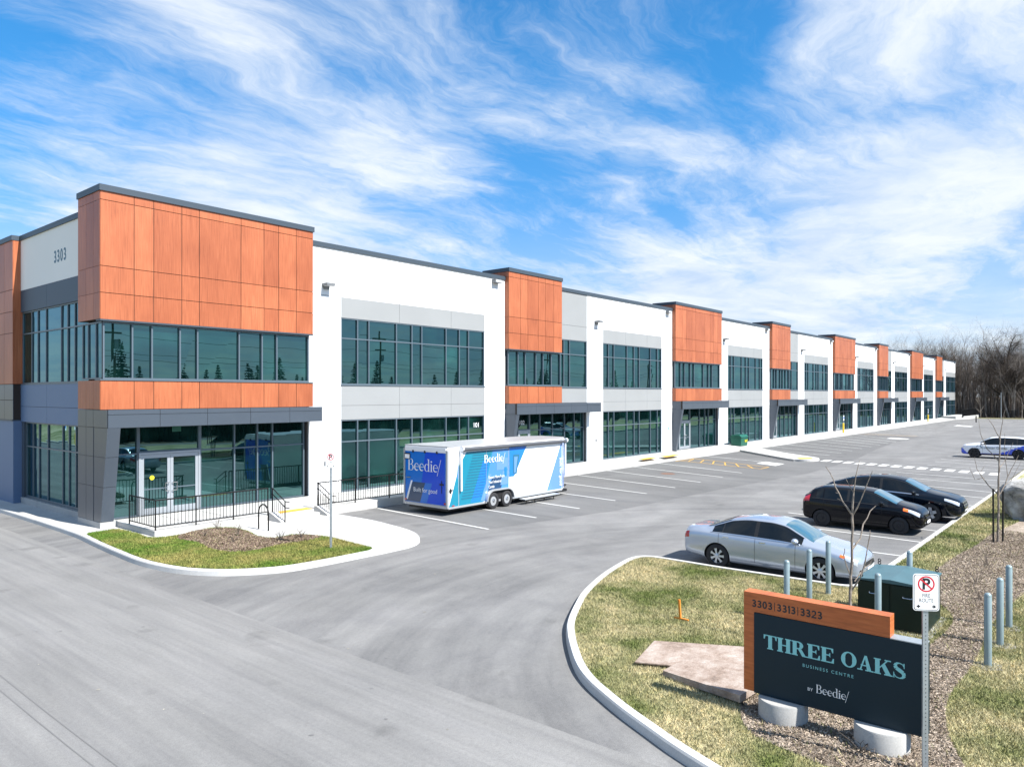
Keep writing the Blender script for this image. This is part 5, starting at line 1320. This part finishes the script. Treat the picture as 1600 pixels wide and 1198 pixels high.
cross = [(-2.48, .45, .85, .65, .93, .91, .5), (-2.43, .36, .98, .82, 1.10, 1.07, .62), (-2.3, .30, 1.05, .90, 1.20, 1.15, .64), (-1.9, .27, 1.07, .935, 1.34, 1.26, .61), (-1.4, .24, 1.06, .95, 1.50, 1.41, .60), (-.8, .23, 1.045, .95, 1.60, 1.51, .61), (-.2, .23, 1.03, .95, 1.63, 1.54, .62), (.2, .23, 1.02, .95, 1.60, 1.51, .62), (.55, .23, 1.01, .948, 1.53, 1.44, .62), (.95, .23, 1.0, .946, 1.34, 1.26, .66), (1.3, .23, .99, .94, 1.17, 1.11, .72), (1.6, .24, .96, .93, 1.10, 1.05, .74), (2.0, .25, .90, .91, 1.03, .99, .73), (2.25, .27, .84, .86, .95, .92, .67), (2.42, .30, .76, .77, .86, .84, .56), (2.49, .38, .68, .63, .75, .74, .42), (2.52, .46, .6, .48, .66, .65, .3)]
make_car('crossover_car', (21.95, -20.35, 0), F0, 'dark navy sloping crossover car parked behind the small black hatchback', 'car', cross, 'car_navy', (1.48, -1.32), .36, 'alloy', 'spoke5',
    dict(side=[(-1.85, -1.35), (-1.30, -.30), (-.20, 1.08)], pillars=[(-.30, -.20), (-1.35, -1.30)], frame=(-1.9, 1.1), ws_x=(.58, 1.30), rw_x=(-2.25, -1.45), seams=(-1.28, -.25, .92), handles=(-1.1, -.05), hm='chrome',
         head=(1.95, 2.42, 4.9, 6.5), tail=(-2.44, -2.15, 5.0, 6.6), mirror=.92, sill='plastic_grey',
         front=[(-.42, .42, .60, .80, 'chrome', 'grille'), (-.40, .40, .63, .67, 'trim_black', 'grille_slot'), (-.41, .41, .71, .76, 'trim_black', 'grille_slot'), (-.26, .26, .44, .54, 'sign_white', 'licence_plate'), (-.6, .6, .32, .42, 'plastic_grey', 'lower_bumper')]))
suv = [(-2.32, .45, .90, .65, 1.0, .98, .5), (-2.28, .36, 1.02, .82, 1.22, 1.17, .60), (-2.15, .30, 1.08, .89, 1.42, 1.34, .60), (-1.85, .27, 1.09, .915, 1.60, 1.51, .61), (-1.3, .25, 1.07, .92, 1.66, 1.57, .62), (-.5, .24, 1.05, .92, 1.68, 1.59, .63), (.0, .24, 1.04, .92, 1.66, 1.57, .63), (.35, .24, 1.03, .92, 1.60, 1.51, .63), (.8, .24, 1.02, .918, 1.40, 1.32, .66), (1.15, .24, 1.02, .915, 1.20, 1.14, .71), (1.5, .25, 1.0, .90, 1.12, 1.07, .72), (1.9, .26, .95, .88, 1.06, 1.02, .70), (2.12, .28, .88, .83, .98, .95, .63), (2.25, .32, .79, .73, .87, .85, .52), (2.31, .40, .70, .6, .76, .75, .4), (2.33, .5, .62, .45, .66, .65, .3)]
def blue_low(c):
    x, y, z = c
    return z < .42 + .10*math.cos((x-.3)*1.6)**2*0 + max(0, (-x-.2))*.42 + (max(0, x-1.9)*1.2)
sv, sc = make_car('suv_car', (56.15, -19.95, 0), R(90), 'white car with blue wrap and logo parked alone across the lot', 'car', suv, 'car_white', (1.40, -1.40), .37, 'steel_black', 'spoke5',
    dict(side=[(-1.95, -1.35), (-1.28, -.30), (-.20, 1.0)], pillars=[(-.30, -.20), (-1.35, -1.28)], frame=(-2.0, 1.02), trimm='trim_black', ws_x=(.40, 1.14), rw_x=(-2.12, -1.9), seams=(-1.25, -.25, .85), handles=(-1.1, -.05),
         head=(1.95, 2.27, 5.0, 6.6), tail=(-2.28, -2.0, 5.2, 6.8), mirror=.86, sill='trim_black', lower=('car_blue', blue_low),
         front=[(-.4, .4, .55, .80, 'trim_black', 'grille'), (-.25, .25, .42, .52, 'sign_white', 'licence_plate')]))

# ------------------------------------------------------------------ trees
def branchy(seed, H, r0, spread, levels, m, n=5, density=1.0, trunkfrac=.35, upright=.5, sides=(7, 5, 4, 3, 3)):
    rnd = random.Random(seed); trunk = MB(); crown = MB()
    def grow(p, d, L, r, lev, mb):
        segs = 4 if lev == 0 else 3
        q = p; dd = d.copy()
        for s in range(segs):
            dd = (dd + Vector((rnd.gauss(0, .10+.05*lev), rnd.gauss(0, .10+.05*lev), rnd.gauss(0, .05)+.06*upright))).normalized()
            e = q + dd*L/segs; ra = r*(1-.17*s); rb = r*(1-.17*(s+1))
            mb.tube(q, e, ra, rb, m, sides[min(lev, 4)], caps=False)
            if lev < levels:
                fr = (s+1)/segs
                if lev > 0 or fr > trunkfrac:
                    k = int(rnd.uniform(.7, 1.3)*n*density/segs*1.6+.5) if lev < 3 else int(rnd.uniform(1, 3)*density)
                    for _ in range(k):
                        t = rnd.random(); o = q.lerp(e, t); a = rnd.uniform(0, 6.283)
                        u = dd.orthogonal().normalized(); w = dd.cross(u)
                        ang = R(rnd.uniform(28, 60))*spread
                        nd_ = (dd*math.cos(ang)+(u*math.cos(a)+w*math.sin(a))*math.sin(ang)).normalized()
                        grow(o, nd_, L*rnd.uniform(.38, .62)*(1.0 if lev else .9), max(rb*rnd.uniform(.4, .62), .004), lev+1, crown)
            q = e
        return q
    grow(Vector((0, 0, 0)), Vector((rnd.gauss(0, .03), rnd.gauss(0, .03), 1)).normalized(), H, r0, 0, trunk)
    return trunk, crown
protos = []
for i, (H, r0, m, sp) in enumerate([(12.4, .25, 'bark_mid', .65), (12.9, .22, 'bark_pale', .6), (12, .23, 'bark_dark', .7), (12.8, .19, 'bark_mid', .55), (12.2, .28, 'bark_mid', .78)]):
    t, c = branchy(40+i, H, r0, sp, 3, m, n=6, density=.95, trunkfrac=.3)
    root = empty('bare_tree', (0, 0, 0)); t.build('trunk', root); c.build('crown', root); protos.append(root)
big_t, big_c = branchy(77, 11.8, .45, 1.15, 3, 'bark_dark', n=9, density=1.3, trunkfrac=.3)
used = set()
lab = {0: 'leafless grey-brown tree standing in the dense wood beyond the fence', 1: 'slender pale leafless tree standing in the dense wood beyond the fence', 2: 'dark leafless tree standing in the dense wood beyond the fence', 3: 'thin straight leafless tree standing in the dense wood beyond the fence', 4: 'stout brownish leafless tree standing in the dense wood beyond the fence'}
rnd = random.Random(3); cnt = 0
# the visible wedge beyond the building's end
while cnt < 175:
    x = 171 + 85*rnd.random()**1.4; k = rnd.uniform(.50, .735)
    # bearing fan from the camera position, only to keep the wood where it can be seen
    Yd = (x+10.5)/(k*.6424+.7663); y = -27.6 + Yd*(-k*.7663+.6424)
    i = rnd.randrange(5)
    if i in used: o = copy_tree(protos[i])
    else: o = protos[i]; used.add(i)
    o.location = (x, y, 0); o.rotation_euler = (rnd.gauss(0, .03), rnd.gauss(0, .03), rnd.uniform(0, 6.28)); s = rnd.uniform(.84, 1.0)*(1+max(0, (x-195))*.003); o.scale = (s, s, s)
    tag(o, lab[i], 'tree', 'bare trees of the wood beyond the fence', None); cnt += 1
root = empty('bare_tree', (172.5, -8.6, 0), 0, label='largest dark bare tree with a thick trunk and spreading limbs at the wood edge', cat='tree')
big_t.build('trunk', root); big_c.build('crown', root); root.scale = (1.12, 1.12, 1.12)
# undergrowth
def undergrowth():
    n = 14000; v = []; f = []; mi = []
    for i in range(n):
        x = 171+rnd.random()**1.3*60; y = rnd.uniform(-40, 60); h = rnd.uniform(1.0, 7.5); a = rnd.uniform(0, 6.28); l = rnd.uniform(0, .5)*h*.5; w = rnd.uniform(.012, .035)
        e = (x+math.cos(a)*l, y+math.sin(a)*l, h); k = len(v); v += [(x, y-w, 0), (x, y+w, 0), (e[0], e[1]+w*.3, h), (e[0], e[1]-w*.3, h)]; f.append((k, k+1, k+2, k+3)); mi.append(i % 3)
    me = bpy.data.meshes.new('undergrowth'); me.from_pydata(v, [], f)
    for m in ('bark_mid', 'bark_dark', 'bark_pale'): me.materials.append(M[m])
    me.polygons.foreach_set('material_index', mi)
    o = bpy.data.objects.new('undergrowth', me); S.collection.objects.link(o); tag(o, 'thin grey saplings and brush filling the wood beyond the fence', 'undergrowth', kind='stuff')
undergrowth()
# chain fence
fe = empty('chain_link_fence', (168.5, 0, 0), label='low black mesh fence along the edge of the wood', cat='fence')
k = MB()
for z in (.15, 1.55): k.tube((0, -40, z), (0, 60, z), .03, m='black_metal', n=4)
k.build('rail', fe)
k = MB()
for i in range(500): k.box(-.004, .004, -40+i*.2, -40+i*.2+.035, .15, 1.55, 'black_metal')
for j in range(7): k.box(.006, .012, -40, 60, .25+j*.2, .27+j*.2, 'black_metal')
k.build('mesh_panel', fe)
for i in range(34): k = MB(); k.tube((0, -40+i*3, 0), (0, -40+i*3, 1.75), .05, m='black_metal', n=6); k.build('post', fe)
k = MB(); k.tube((0, 0, 0), (0, 0, 5.2), .07, .05, m='galvanised', n=8); tag(k.build('light_pole', loc=(163.5, -8.2, 0)), 'thin pale pole standing on the verge before the wood', 'pole')
k = MB(); k.tube((0, 0, 0), (0, 0, 1.1), .09, m='black_metal', n=8); tag(k.build('bollard', loc=(139, -7.3, 0)), 'short black post at the far end of the lot', 'bollard')
# young bare trees near the camera : explicit limbs
def young(loc, limbs, label, m='bark_grey'):
    r = empty('young_tree', loc, label=label, cat='tree')
    rr = random.Random(len(limbs)); t = MB(); c = MB()
    for li, (pts, r0, r1) in enumerate(limbs):
        # dense wobble between the given points
        P = []
        for a, b in zip(pts, pts[1:]):
            a, b = Vector(a), Vector(b); n = max(2, int((b-a).length/.12))
            for i in range(n): P.append(a.lerp(b, i/n)+Vector((rr.gauss(0, .006), rr.gauss(0, .006), 0)))
        P.append(Vector(pts[-1])); n = len(P)-1; mb = t if li == 0 else c
        for i in range(n):
            ra = r0+(r1-r0)*i/n; rb = r0+(r1-r0)*(i+1)/n
            mb.tube(P[i], P[i+1], ra*(1+.12*math.sin(i*2.1)), rb*(1+.12*math.sin((i+1)*2.1)), m, 7, caps=(i == n-1))
            if rr.random() < .10 and li:
                d = Vector((rr.gauss(0, 1), rr.gauss(0, 1), rr.uniform(.3, 1))).normalized(); c.tube(P[i], P[i]+d*rr.uniform(.04, .12), .006, .003, m, 4)
    t.build('trunk', r, smooth=True); c.build('crown', r, smooth=True); return r
# image-right direction on the ground is (0.642, -0.766)
ux, uy = .6424, -.7663
def q(r, z, dep=0): return (ux*r + .766*dep, uy*r + .642*dep, z)
young((3.72, -23.72, .1), [([q(0, 0), q(.0, 1.0), q(.03, 1.7), q(.05, 2.2), q(.04, 2.6)], .033, .02),
    ([q(.04, 2.55), q(-.10, 2.8, .1), q(-.24, 3.18, .15), q(-.36, 3.42, .2)], .018, .006), ([q(.04, 2.6), q(.07, 2.95), q(.10, 3.25), q(.17, 3.55)], .018, .005),
    ([q(.05, 2.55), q(.16, 2.85, -.1), q(.25, 3.15, -.15), q(.31, 3.38, -.2)], .014, .005), ([q(.05, 1.95), q(.23, 2.1, .1), q(.33, 2.35, .2), q(.52, 2.58, .3), q(.62, 2.68, .3)], .017, .006),
    ([q(.01, 1.15), q(.14, 1.45, -.1), q(.22, 1.7, -.1), q(.30, 2.15, -.1), q(.31, 2.3, -.1)], .015, .007), ([q(.08, 1.35), q(.28, 1.55, .1), q(.46, 1.62, .2), q(.5, 1.72, .2)], .012, .005),
    ([q(0, 1.45), q(-.06, 1.65), q(-.12, 1.82), q(-.1, 1.95)], .011, .006), ([q(.07, 2.95), q(-.03, 3.2, .1)], .008, .004)],
    'young leafless tree with crooked limbs between the monument sign and the silver car')
t2 = [([q(0, 0), q(.02, 1.2), q(.02, 2.0), q(.05, 2.8), q(.07, 3.4)], .042, .018)]
for a in [([q(.02, 1.55), q(-.2, 1.85, .2), q(-.55, 2.35, .2), q(-.62, 2.75, .2)], .02, .005), ([q(.02, 1.5), q(.3, 1.85, .1), q(.5, 2.2, .2), q(.8, 2.8, .2)], .02, .006), ([q(.45, 2.1, .2), q(.4, 2.9, .3), q(.42, 3.5, .3)], .012, .005),
    ([q(.05, 2.6), q(-.22, 3.0, .2), q(-.38, 3.5, .3), q(-.42, 3.9, .3)], .016, .005), ([q(.07, 3.3), q(-.15, 3.75), q(-.35, 4.0), q(-.4, 4.15)], .014, .005), ([q(.07, 3.4), q(.15, 3.9), q(.22, 4.25)], .015, .005),
    ([q(-.3, 2.05, .2), q(-.55, 2.0, .3), q(-.72, 2.4, .3)], .010, .004), ([q(.05, 2.4), q(.35, 2.6, .2), q(.62, 3.2, .2)], .013, .005), ([q(.3, 1.85, .1), q(.62, 1.95, .3), q(.95, 2.6, .3)], .011, .004), ([q(-.45, 2.2, .2), q(-.3, 2.45, .2)], .008, .004)]: t2.append(a)
yt = young((17.5, -24.4, .1), t2, 'young leafless tree tied to dark stakes on the mulch beside the boulder')
for dx, dy, h, lb in ((-.22, -.1, 1.75, 'dark tree stake left of the young tree by the boulder'), (.25, .12, 1.65, 'dark tree stake right of the young tree by the boulder')):
    k = MB(); k.box(-.025, .025, -.025, .025, 0, h, 'stake_black'); k.v = [(v[0]+v[2]*.03*(1 if dx > 0 else -1), v[1], v[2]) for v in k.v]
    k.build('tree_stake', loc=(17.5+dx*ux*1.2, -24.4+dx*uy*1.2+dy, .1)); tag(S.collection.objects[-1], lb, 'stake', 'tree stakes')
# a young tree out of the frame below whose thin shadow falls on the lawn, and far saplings on the verge
for i, (x, y) in enumerate([(164.5, -4.6), (164.8, -11.5)]):
    t, c = branchy(200+i, 4.2, .06, .8, 2, 'bark_pale', n=6, trunkfrac=.3); r = empty('young_tree', (x, y, 0), label=['small bare sapling on the far verge, left of the pale pole', 'small bare sapling on the far verge, right of the pale pole'][i], cat='tree', group='saplings on the far verge'); t.build('trunk', r); c.build('crown', r)
def tuft(loc, n, h, m, label, name='shrub', sp=.3, cat='shrub'):
    mb = MB(); rr = random.Random(int(loc[0]*100))
    for i in range(n):
        a = rr.uniform(0, 6.28); l = rr.uniform(.4, 1)*sp; hh = h*rr.uniform(.5, 1)
        p = Vector((rr.gauss(0, .03), rr.gauss(0, .03), 0)); e = Vector((math.cos(a)*l, math.sin(a)*l, hh)); mid = p.lerp(e, .5)+Vector((rr.gauss(0, .03), rr.gauss(0, .03), hh*.12))
        mb.tube(p, mid, .006, .005, m, 4); mb.tube(mid, e, .005, .0025, m, 4)
        if rr.random() < .7: mb.tube(mid, mid+Vector((rr.gauss(0, .08), rr.gauss(0, .08), hh*.35)), .004, .002, m, 3)
    o = mb.build(name, loc=loc); tag(o, label, cat, 'small bare shrubs in the mulch beds'); return o
for i, (x, y, h, lb) in enumerate([(2.5, -3.4, .4, 'thin bare twigs at the back of the small mulch bed by the landing'), (2.3, -5.0, .55, 'bare shrub with curled twigs in the middle of the small mulch bed'), (1.7, -5.9, .3, 'low brown tuft of twigs in the small mulch bed'), (2.85, -6.7, .45, 'bare shrub in the small mulch bed just left of the fire route post'), (3.55, -6.85, .4, 'bare shrub at the right end of the small mulch bed'), (1.6, -4.2, .28, 'tiny bare shrub at the left of the small mulch bed')]):
    tuft((x, y, .15), 11, h, 'bark_mid', lb, sp=.22)
for i, (x, y, h, lb) in enumerate([(13.5, -24.6, .45, 'bare shrub on the mulch in front of the staked young tree'), (11.0, -24.7, .5, 'bare shrub on the mulch strip above the transformer'), (9.4, -25.0, .35, 'bare shrub on the mulch right of the transformer'), (-.1, -24.9, .22, 'low tuft on the mulch before the monument sign'), (2.6, -25.1, .3, 'bare low shrub on the mulch behind the fire route post')]):
    tuft((x, y, .11), 10, h, 'bark_mid', lb, sp=.3)
mat('yellow_leaf', (0.336, 0.288, 0.080), .7)
tuft((26.6, -24.0, .1), 40, .75, 'yellow_leaf', 'yellow green spiky plant behind the boulder', 'plant', .38, 'plant')
# spruces across the field, seen mirrored in the upper glass
def spruce(seed, H):
    rr = random.Random(seed); t = MB(); t.tube((0, 0, 0), (0, 0, H*.97), .16, .02, 'far_spruce_trunk', 6); c = MB(); z = H*.06
    v = []; f = []
    while z < H*.985:
        rad = (H-z)*.27*rr.uniform(.8, 1.15)+.12; n = int(9+rad*7)
        for i in range(n):
            a = rr.uniform(0, 6.28); l = rad*rr.uniform(.6, 1.1); d = Vector((math.cos(a), math.sin(a), 0)); s = Vector((-d.y, d.x, 0))
            b = Vector((0, 0, z)); tip = b+d*l+Vector((0, 0, -l*.18)); w = .14+l*.16
            for j in range(3):
                m0 = b.lerp(tip, .15+.28*j); m1 = b.lerp(tip, min(1, .55+.28*j)); k = len(v)
                v += [m0+s*w*.5, m0-s*w*.5, m1-s*w*rr.uniform(.2, .8)+Vector((0, 0, rr.uniform(-.2, .1))), m1+s*w*rr.uniform(.2, .8)+Vector((0, 0, rr.uniform(-.2, .1)))]; f.append((k, k+1, k+2, k+3))
        z += .22+rr.random()*.12
    c.add(v, f, 'spruce'); return t, c
sp_pro = []
for i in range(3):
    t, c = spruce(i, 8.5+i); r = empty('spruce_tree'); t.build('trunk', r); c.build('crown', r); sp_pro.append(r)
sx_ = [19, 22.2, 23.3, 26.5, 28.6, 30.2, 36.4, 39.3, 40.6, 45.0, 49, 57.8, 61.2, 67, 74.2, 77.8, 80, 88.8, 91, 96.5, 99.8, 104, 111, 113.5, 118, 122, 127, 131, 137, 143, 150, 158, 25.2, 34, 38, 43.4, 46.2, 55, 59.4, 71, 76, 84, 94, 101, 108, 134, 146]
for n_, x in enumerate(sx_):
    i = n_ % 3; o = sp_pro[i] if n_ < 3 else copy_tree(sp_pro[i]); s = random.Random(n_).uniform(.78, 1.08)
    if n_ in (0, 4, 13, 16): s *= .7
    o.location = (x, -54.5-random.Random(n_+9).uniform(0, 5), -.1); o.scale = (s, s, s); o.rotation_euler = (0, 0, n_*1.3)
    tag(o, 'dark spruce in the row across the field opposite the building', 'tree', 'spruces across the field')
for i, x in enumerate((20, 54.8, 92, 128)):
    r = empty('utility_pole', (x, -50, 0), label='wooden utility pole with crossarm across the field, seen in the glass', cat='pole', group='utility poles across the field')
    k = MB(); k.tube((0, 0, 0), (0, 0, 13.5), .16, .11, 'utility_wood', 8); k.build('mast', r)
    k = MB(); k.box(-1.2, 1.2, -.06, .06, 12.2, 12.35, 'utility_wood'); k.box(-.9, .9, -.06, .06, 10.9, 11.05, 'utility_wood'); k.lathe([(0, 9.4), (.25, 9.4), (.25, 10.3), (0, 10.3)], 'galvanised', 'z', (.35, 0, 0), 10); k.build('crossarm', r)
k = MB()
for z, y in ((12.45, -50.1), (12.45, -49.9), (10.9, -50), (9.2, -50), (8.6, -50)):
    for a, b in ((-20, 20), (20, 54.8), (54.8, 92), (92, 128), (128, 165)):
        P = [Vector((a+(b-a)*t, y, z-1.0*4*t*(1-t)*.6)) for t in np.linspace(0, 1, 9)]
        for p, q_ in zip(P, P[1:]): k.tube(p, q_, .025, m='black_metal', n=4, caps=False)
tag(k.build('power_lines'), 'black overhead wires strung between the utility poles across the field', 'wires')

# ------------------------------------------------------------------ grass blades and mulch chips
def scatter(name, poly, n, z, fn, mname, label, cat, bbox=None, holes=()):
    P = np.array(poly); x0, y0 = P.min(0) if bbox is None else bbox[:2]; x1, y1 = P.max(0) if bbox is None else bbox[2:]
    x = np.random.uniform(x0, x1, n); y = np.random.uniform(y0, y1, n); k = inside(x, y, poly)
    for h in holes: k &= ~inside(x, y, h)
    x = x[k]; y = y[k]; V = fn(x, y, z)           # (m, 3 or 4, 3)
    m, c, _ = V.shape; me = bpy.data.meshes.new(name)
    me.vertices.add(m*c); me.vertices.foreach_set('co', V.reshape(-1)); me.loops.add(m*c); me.loops.foreach_set('vertex_index', np.arange(m*c, dtype=np.int32))
    me.polygons.add(m); me.polygons.foreach_set('loop_start', np.arange(0, m*c, c, dtype=np.int32)); me.update(calc_edges=True)
    me.materials.append(M[mname]); o = bpy.data.objects.new(name, me); S.collection.objects.link(o); tag(o, label, cat, kind='stuff'); return o
def blades(hmin, hmax, w):
    def f(x, y, z):
        n = len(x); a = np.random.uniform(0, 6.283, n); h = np.random.uniform(hmin, hmax, n); b = np.random.uniform(0, 6.283, n); l = h*np.random.uniform(.2, 1.1, n)
        V = np.zeros((n, 3, 3)); V[:, 0] = np.stack([x-np.cos(a)*w, y-np.sin(a)*w, np.full(n, z)], 1); V[:, 1] = np.stack([x+np.cos(a)*w, y+np.sin(a)*w, np.full(n, z)], 1)
        V[:, 2] = np.stack([x+np.cos(b)*l, y+np.sin(b)*l, z+h], 1); return V
    return f
def chips(lmin, lmax):
    def f(x, y, z):
        n = len(x); a = np.random.uniform(0, 6.283, n); l = np.random.uniform(lmin, lmax, n); w = l*np.random.uniform(.15, .4, n); t = np.random.uniform(0, .03, n); t2 = np.random.uniform(0, .03, n)
        c, s = np.cos(a), np.sin(a); V = np.zeros((n, 4, 3))
        for i, (u, v, tt) in enumerate(((-1, -1, t), (1, -1, t2), (1, 1, t2+.006), (-1, 1, t+.008))):
            V[:, i] = np.stack([x+c*l*u-s*w*v, y+s*l*u+c*w*v, z+.004+tt], 1)
        return V
    return f
scatter('grass', isl_poly, 420000, .11, blades(.025, .07, .006), 'grass_dry', 'short dry straw and green grass on the island lawn', 'grass', (-2.3, -27.5, 9.2, -16.5), (mulchR_poly,))
scatter('grass', isl_poly, 150000, .11, blades(.03, .08, .011), 'grass_dry', 'short dry grass along the parking kerb farther off', 'grass', (9.2, -29, 32, -22.6), (mulchR_poly,))
scatter('grass', lawnL_poly, 150000, .153, blades(.03, .08, .010), 'grass_fresh', 'fresh green grass of the small lawn before the landing', 'grass', None, (mulchL_poly,))
scatter('wood_chips', mulchR_poly, 210000, .115, chips(.006, .024), 'mulch', 'pale wood chip mulch round the sign and along the strip', 'mulch', (-1, -27, 20, -22.8))
scatter('wood_chips', mulchL_poly, 50000, .158, chips(.009, .03), 'mulch_brown', 'brown wood chip mulch in the bed before the landing', 'mulch')
# text on the wrapped car
tx = text(sv, 'Collistar Group', .26, (0, 0, 0), (1, 0, 0), (0, 0, 1), 'number_blue', .003)
for v in tx.data.vertices:
    X = .95 - v.co.x; Z = .74 + v.co.z
    v.co = (X, sc.pt(X, 4.4, 1).y + .012 + v.co.y*0, Z)
k = MB()
for i in range(3):
    a0 = i*2.094; P = []
    for t in np.linspace(a0, a0+1.5, 8): P.append((1.1+.14*math.cos(t), .84+.14*math.sin(t)))
    for (p0, p1) in zip(P, P[1:]): k.tube((p0[0], sc.pt(p0[0], 4.6, 1).y+.006, p0[1]), (p1[0], sc.pt(p1[0], 4.6, 1).y+.006, p1[1]), .02, m='number_blue', n=5)
k.build('logo', sv)
scatter('weeds', mulchR_poly, 9000, .115, blades(.03, .09, .008), 'grass_dry', 'sparse dry blades growing through the pale mulch', 'weeds', (-1, -27, 20, -22.8))
scatter('weeds', mulchL_poly, 2500, .158, blades(.03, .09, .010), 'grass_dry', 'sparse dry blades growing through the brown mulch', 'weeds')
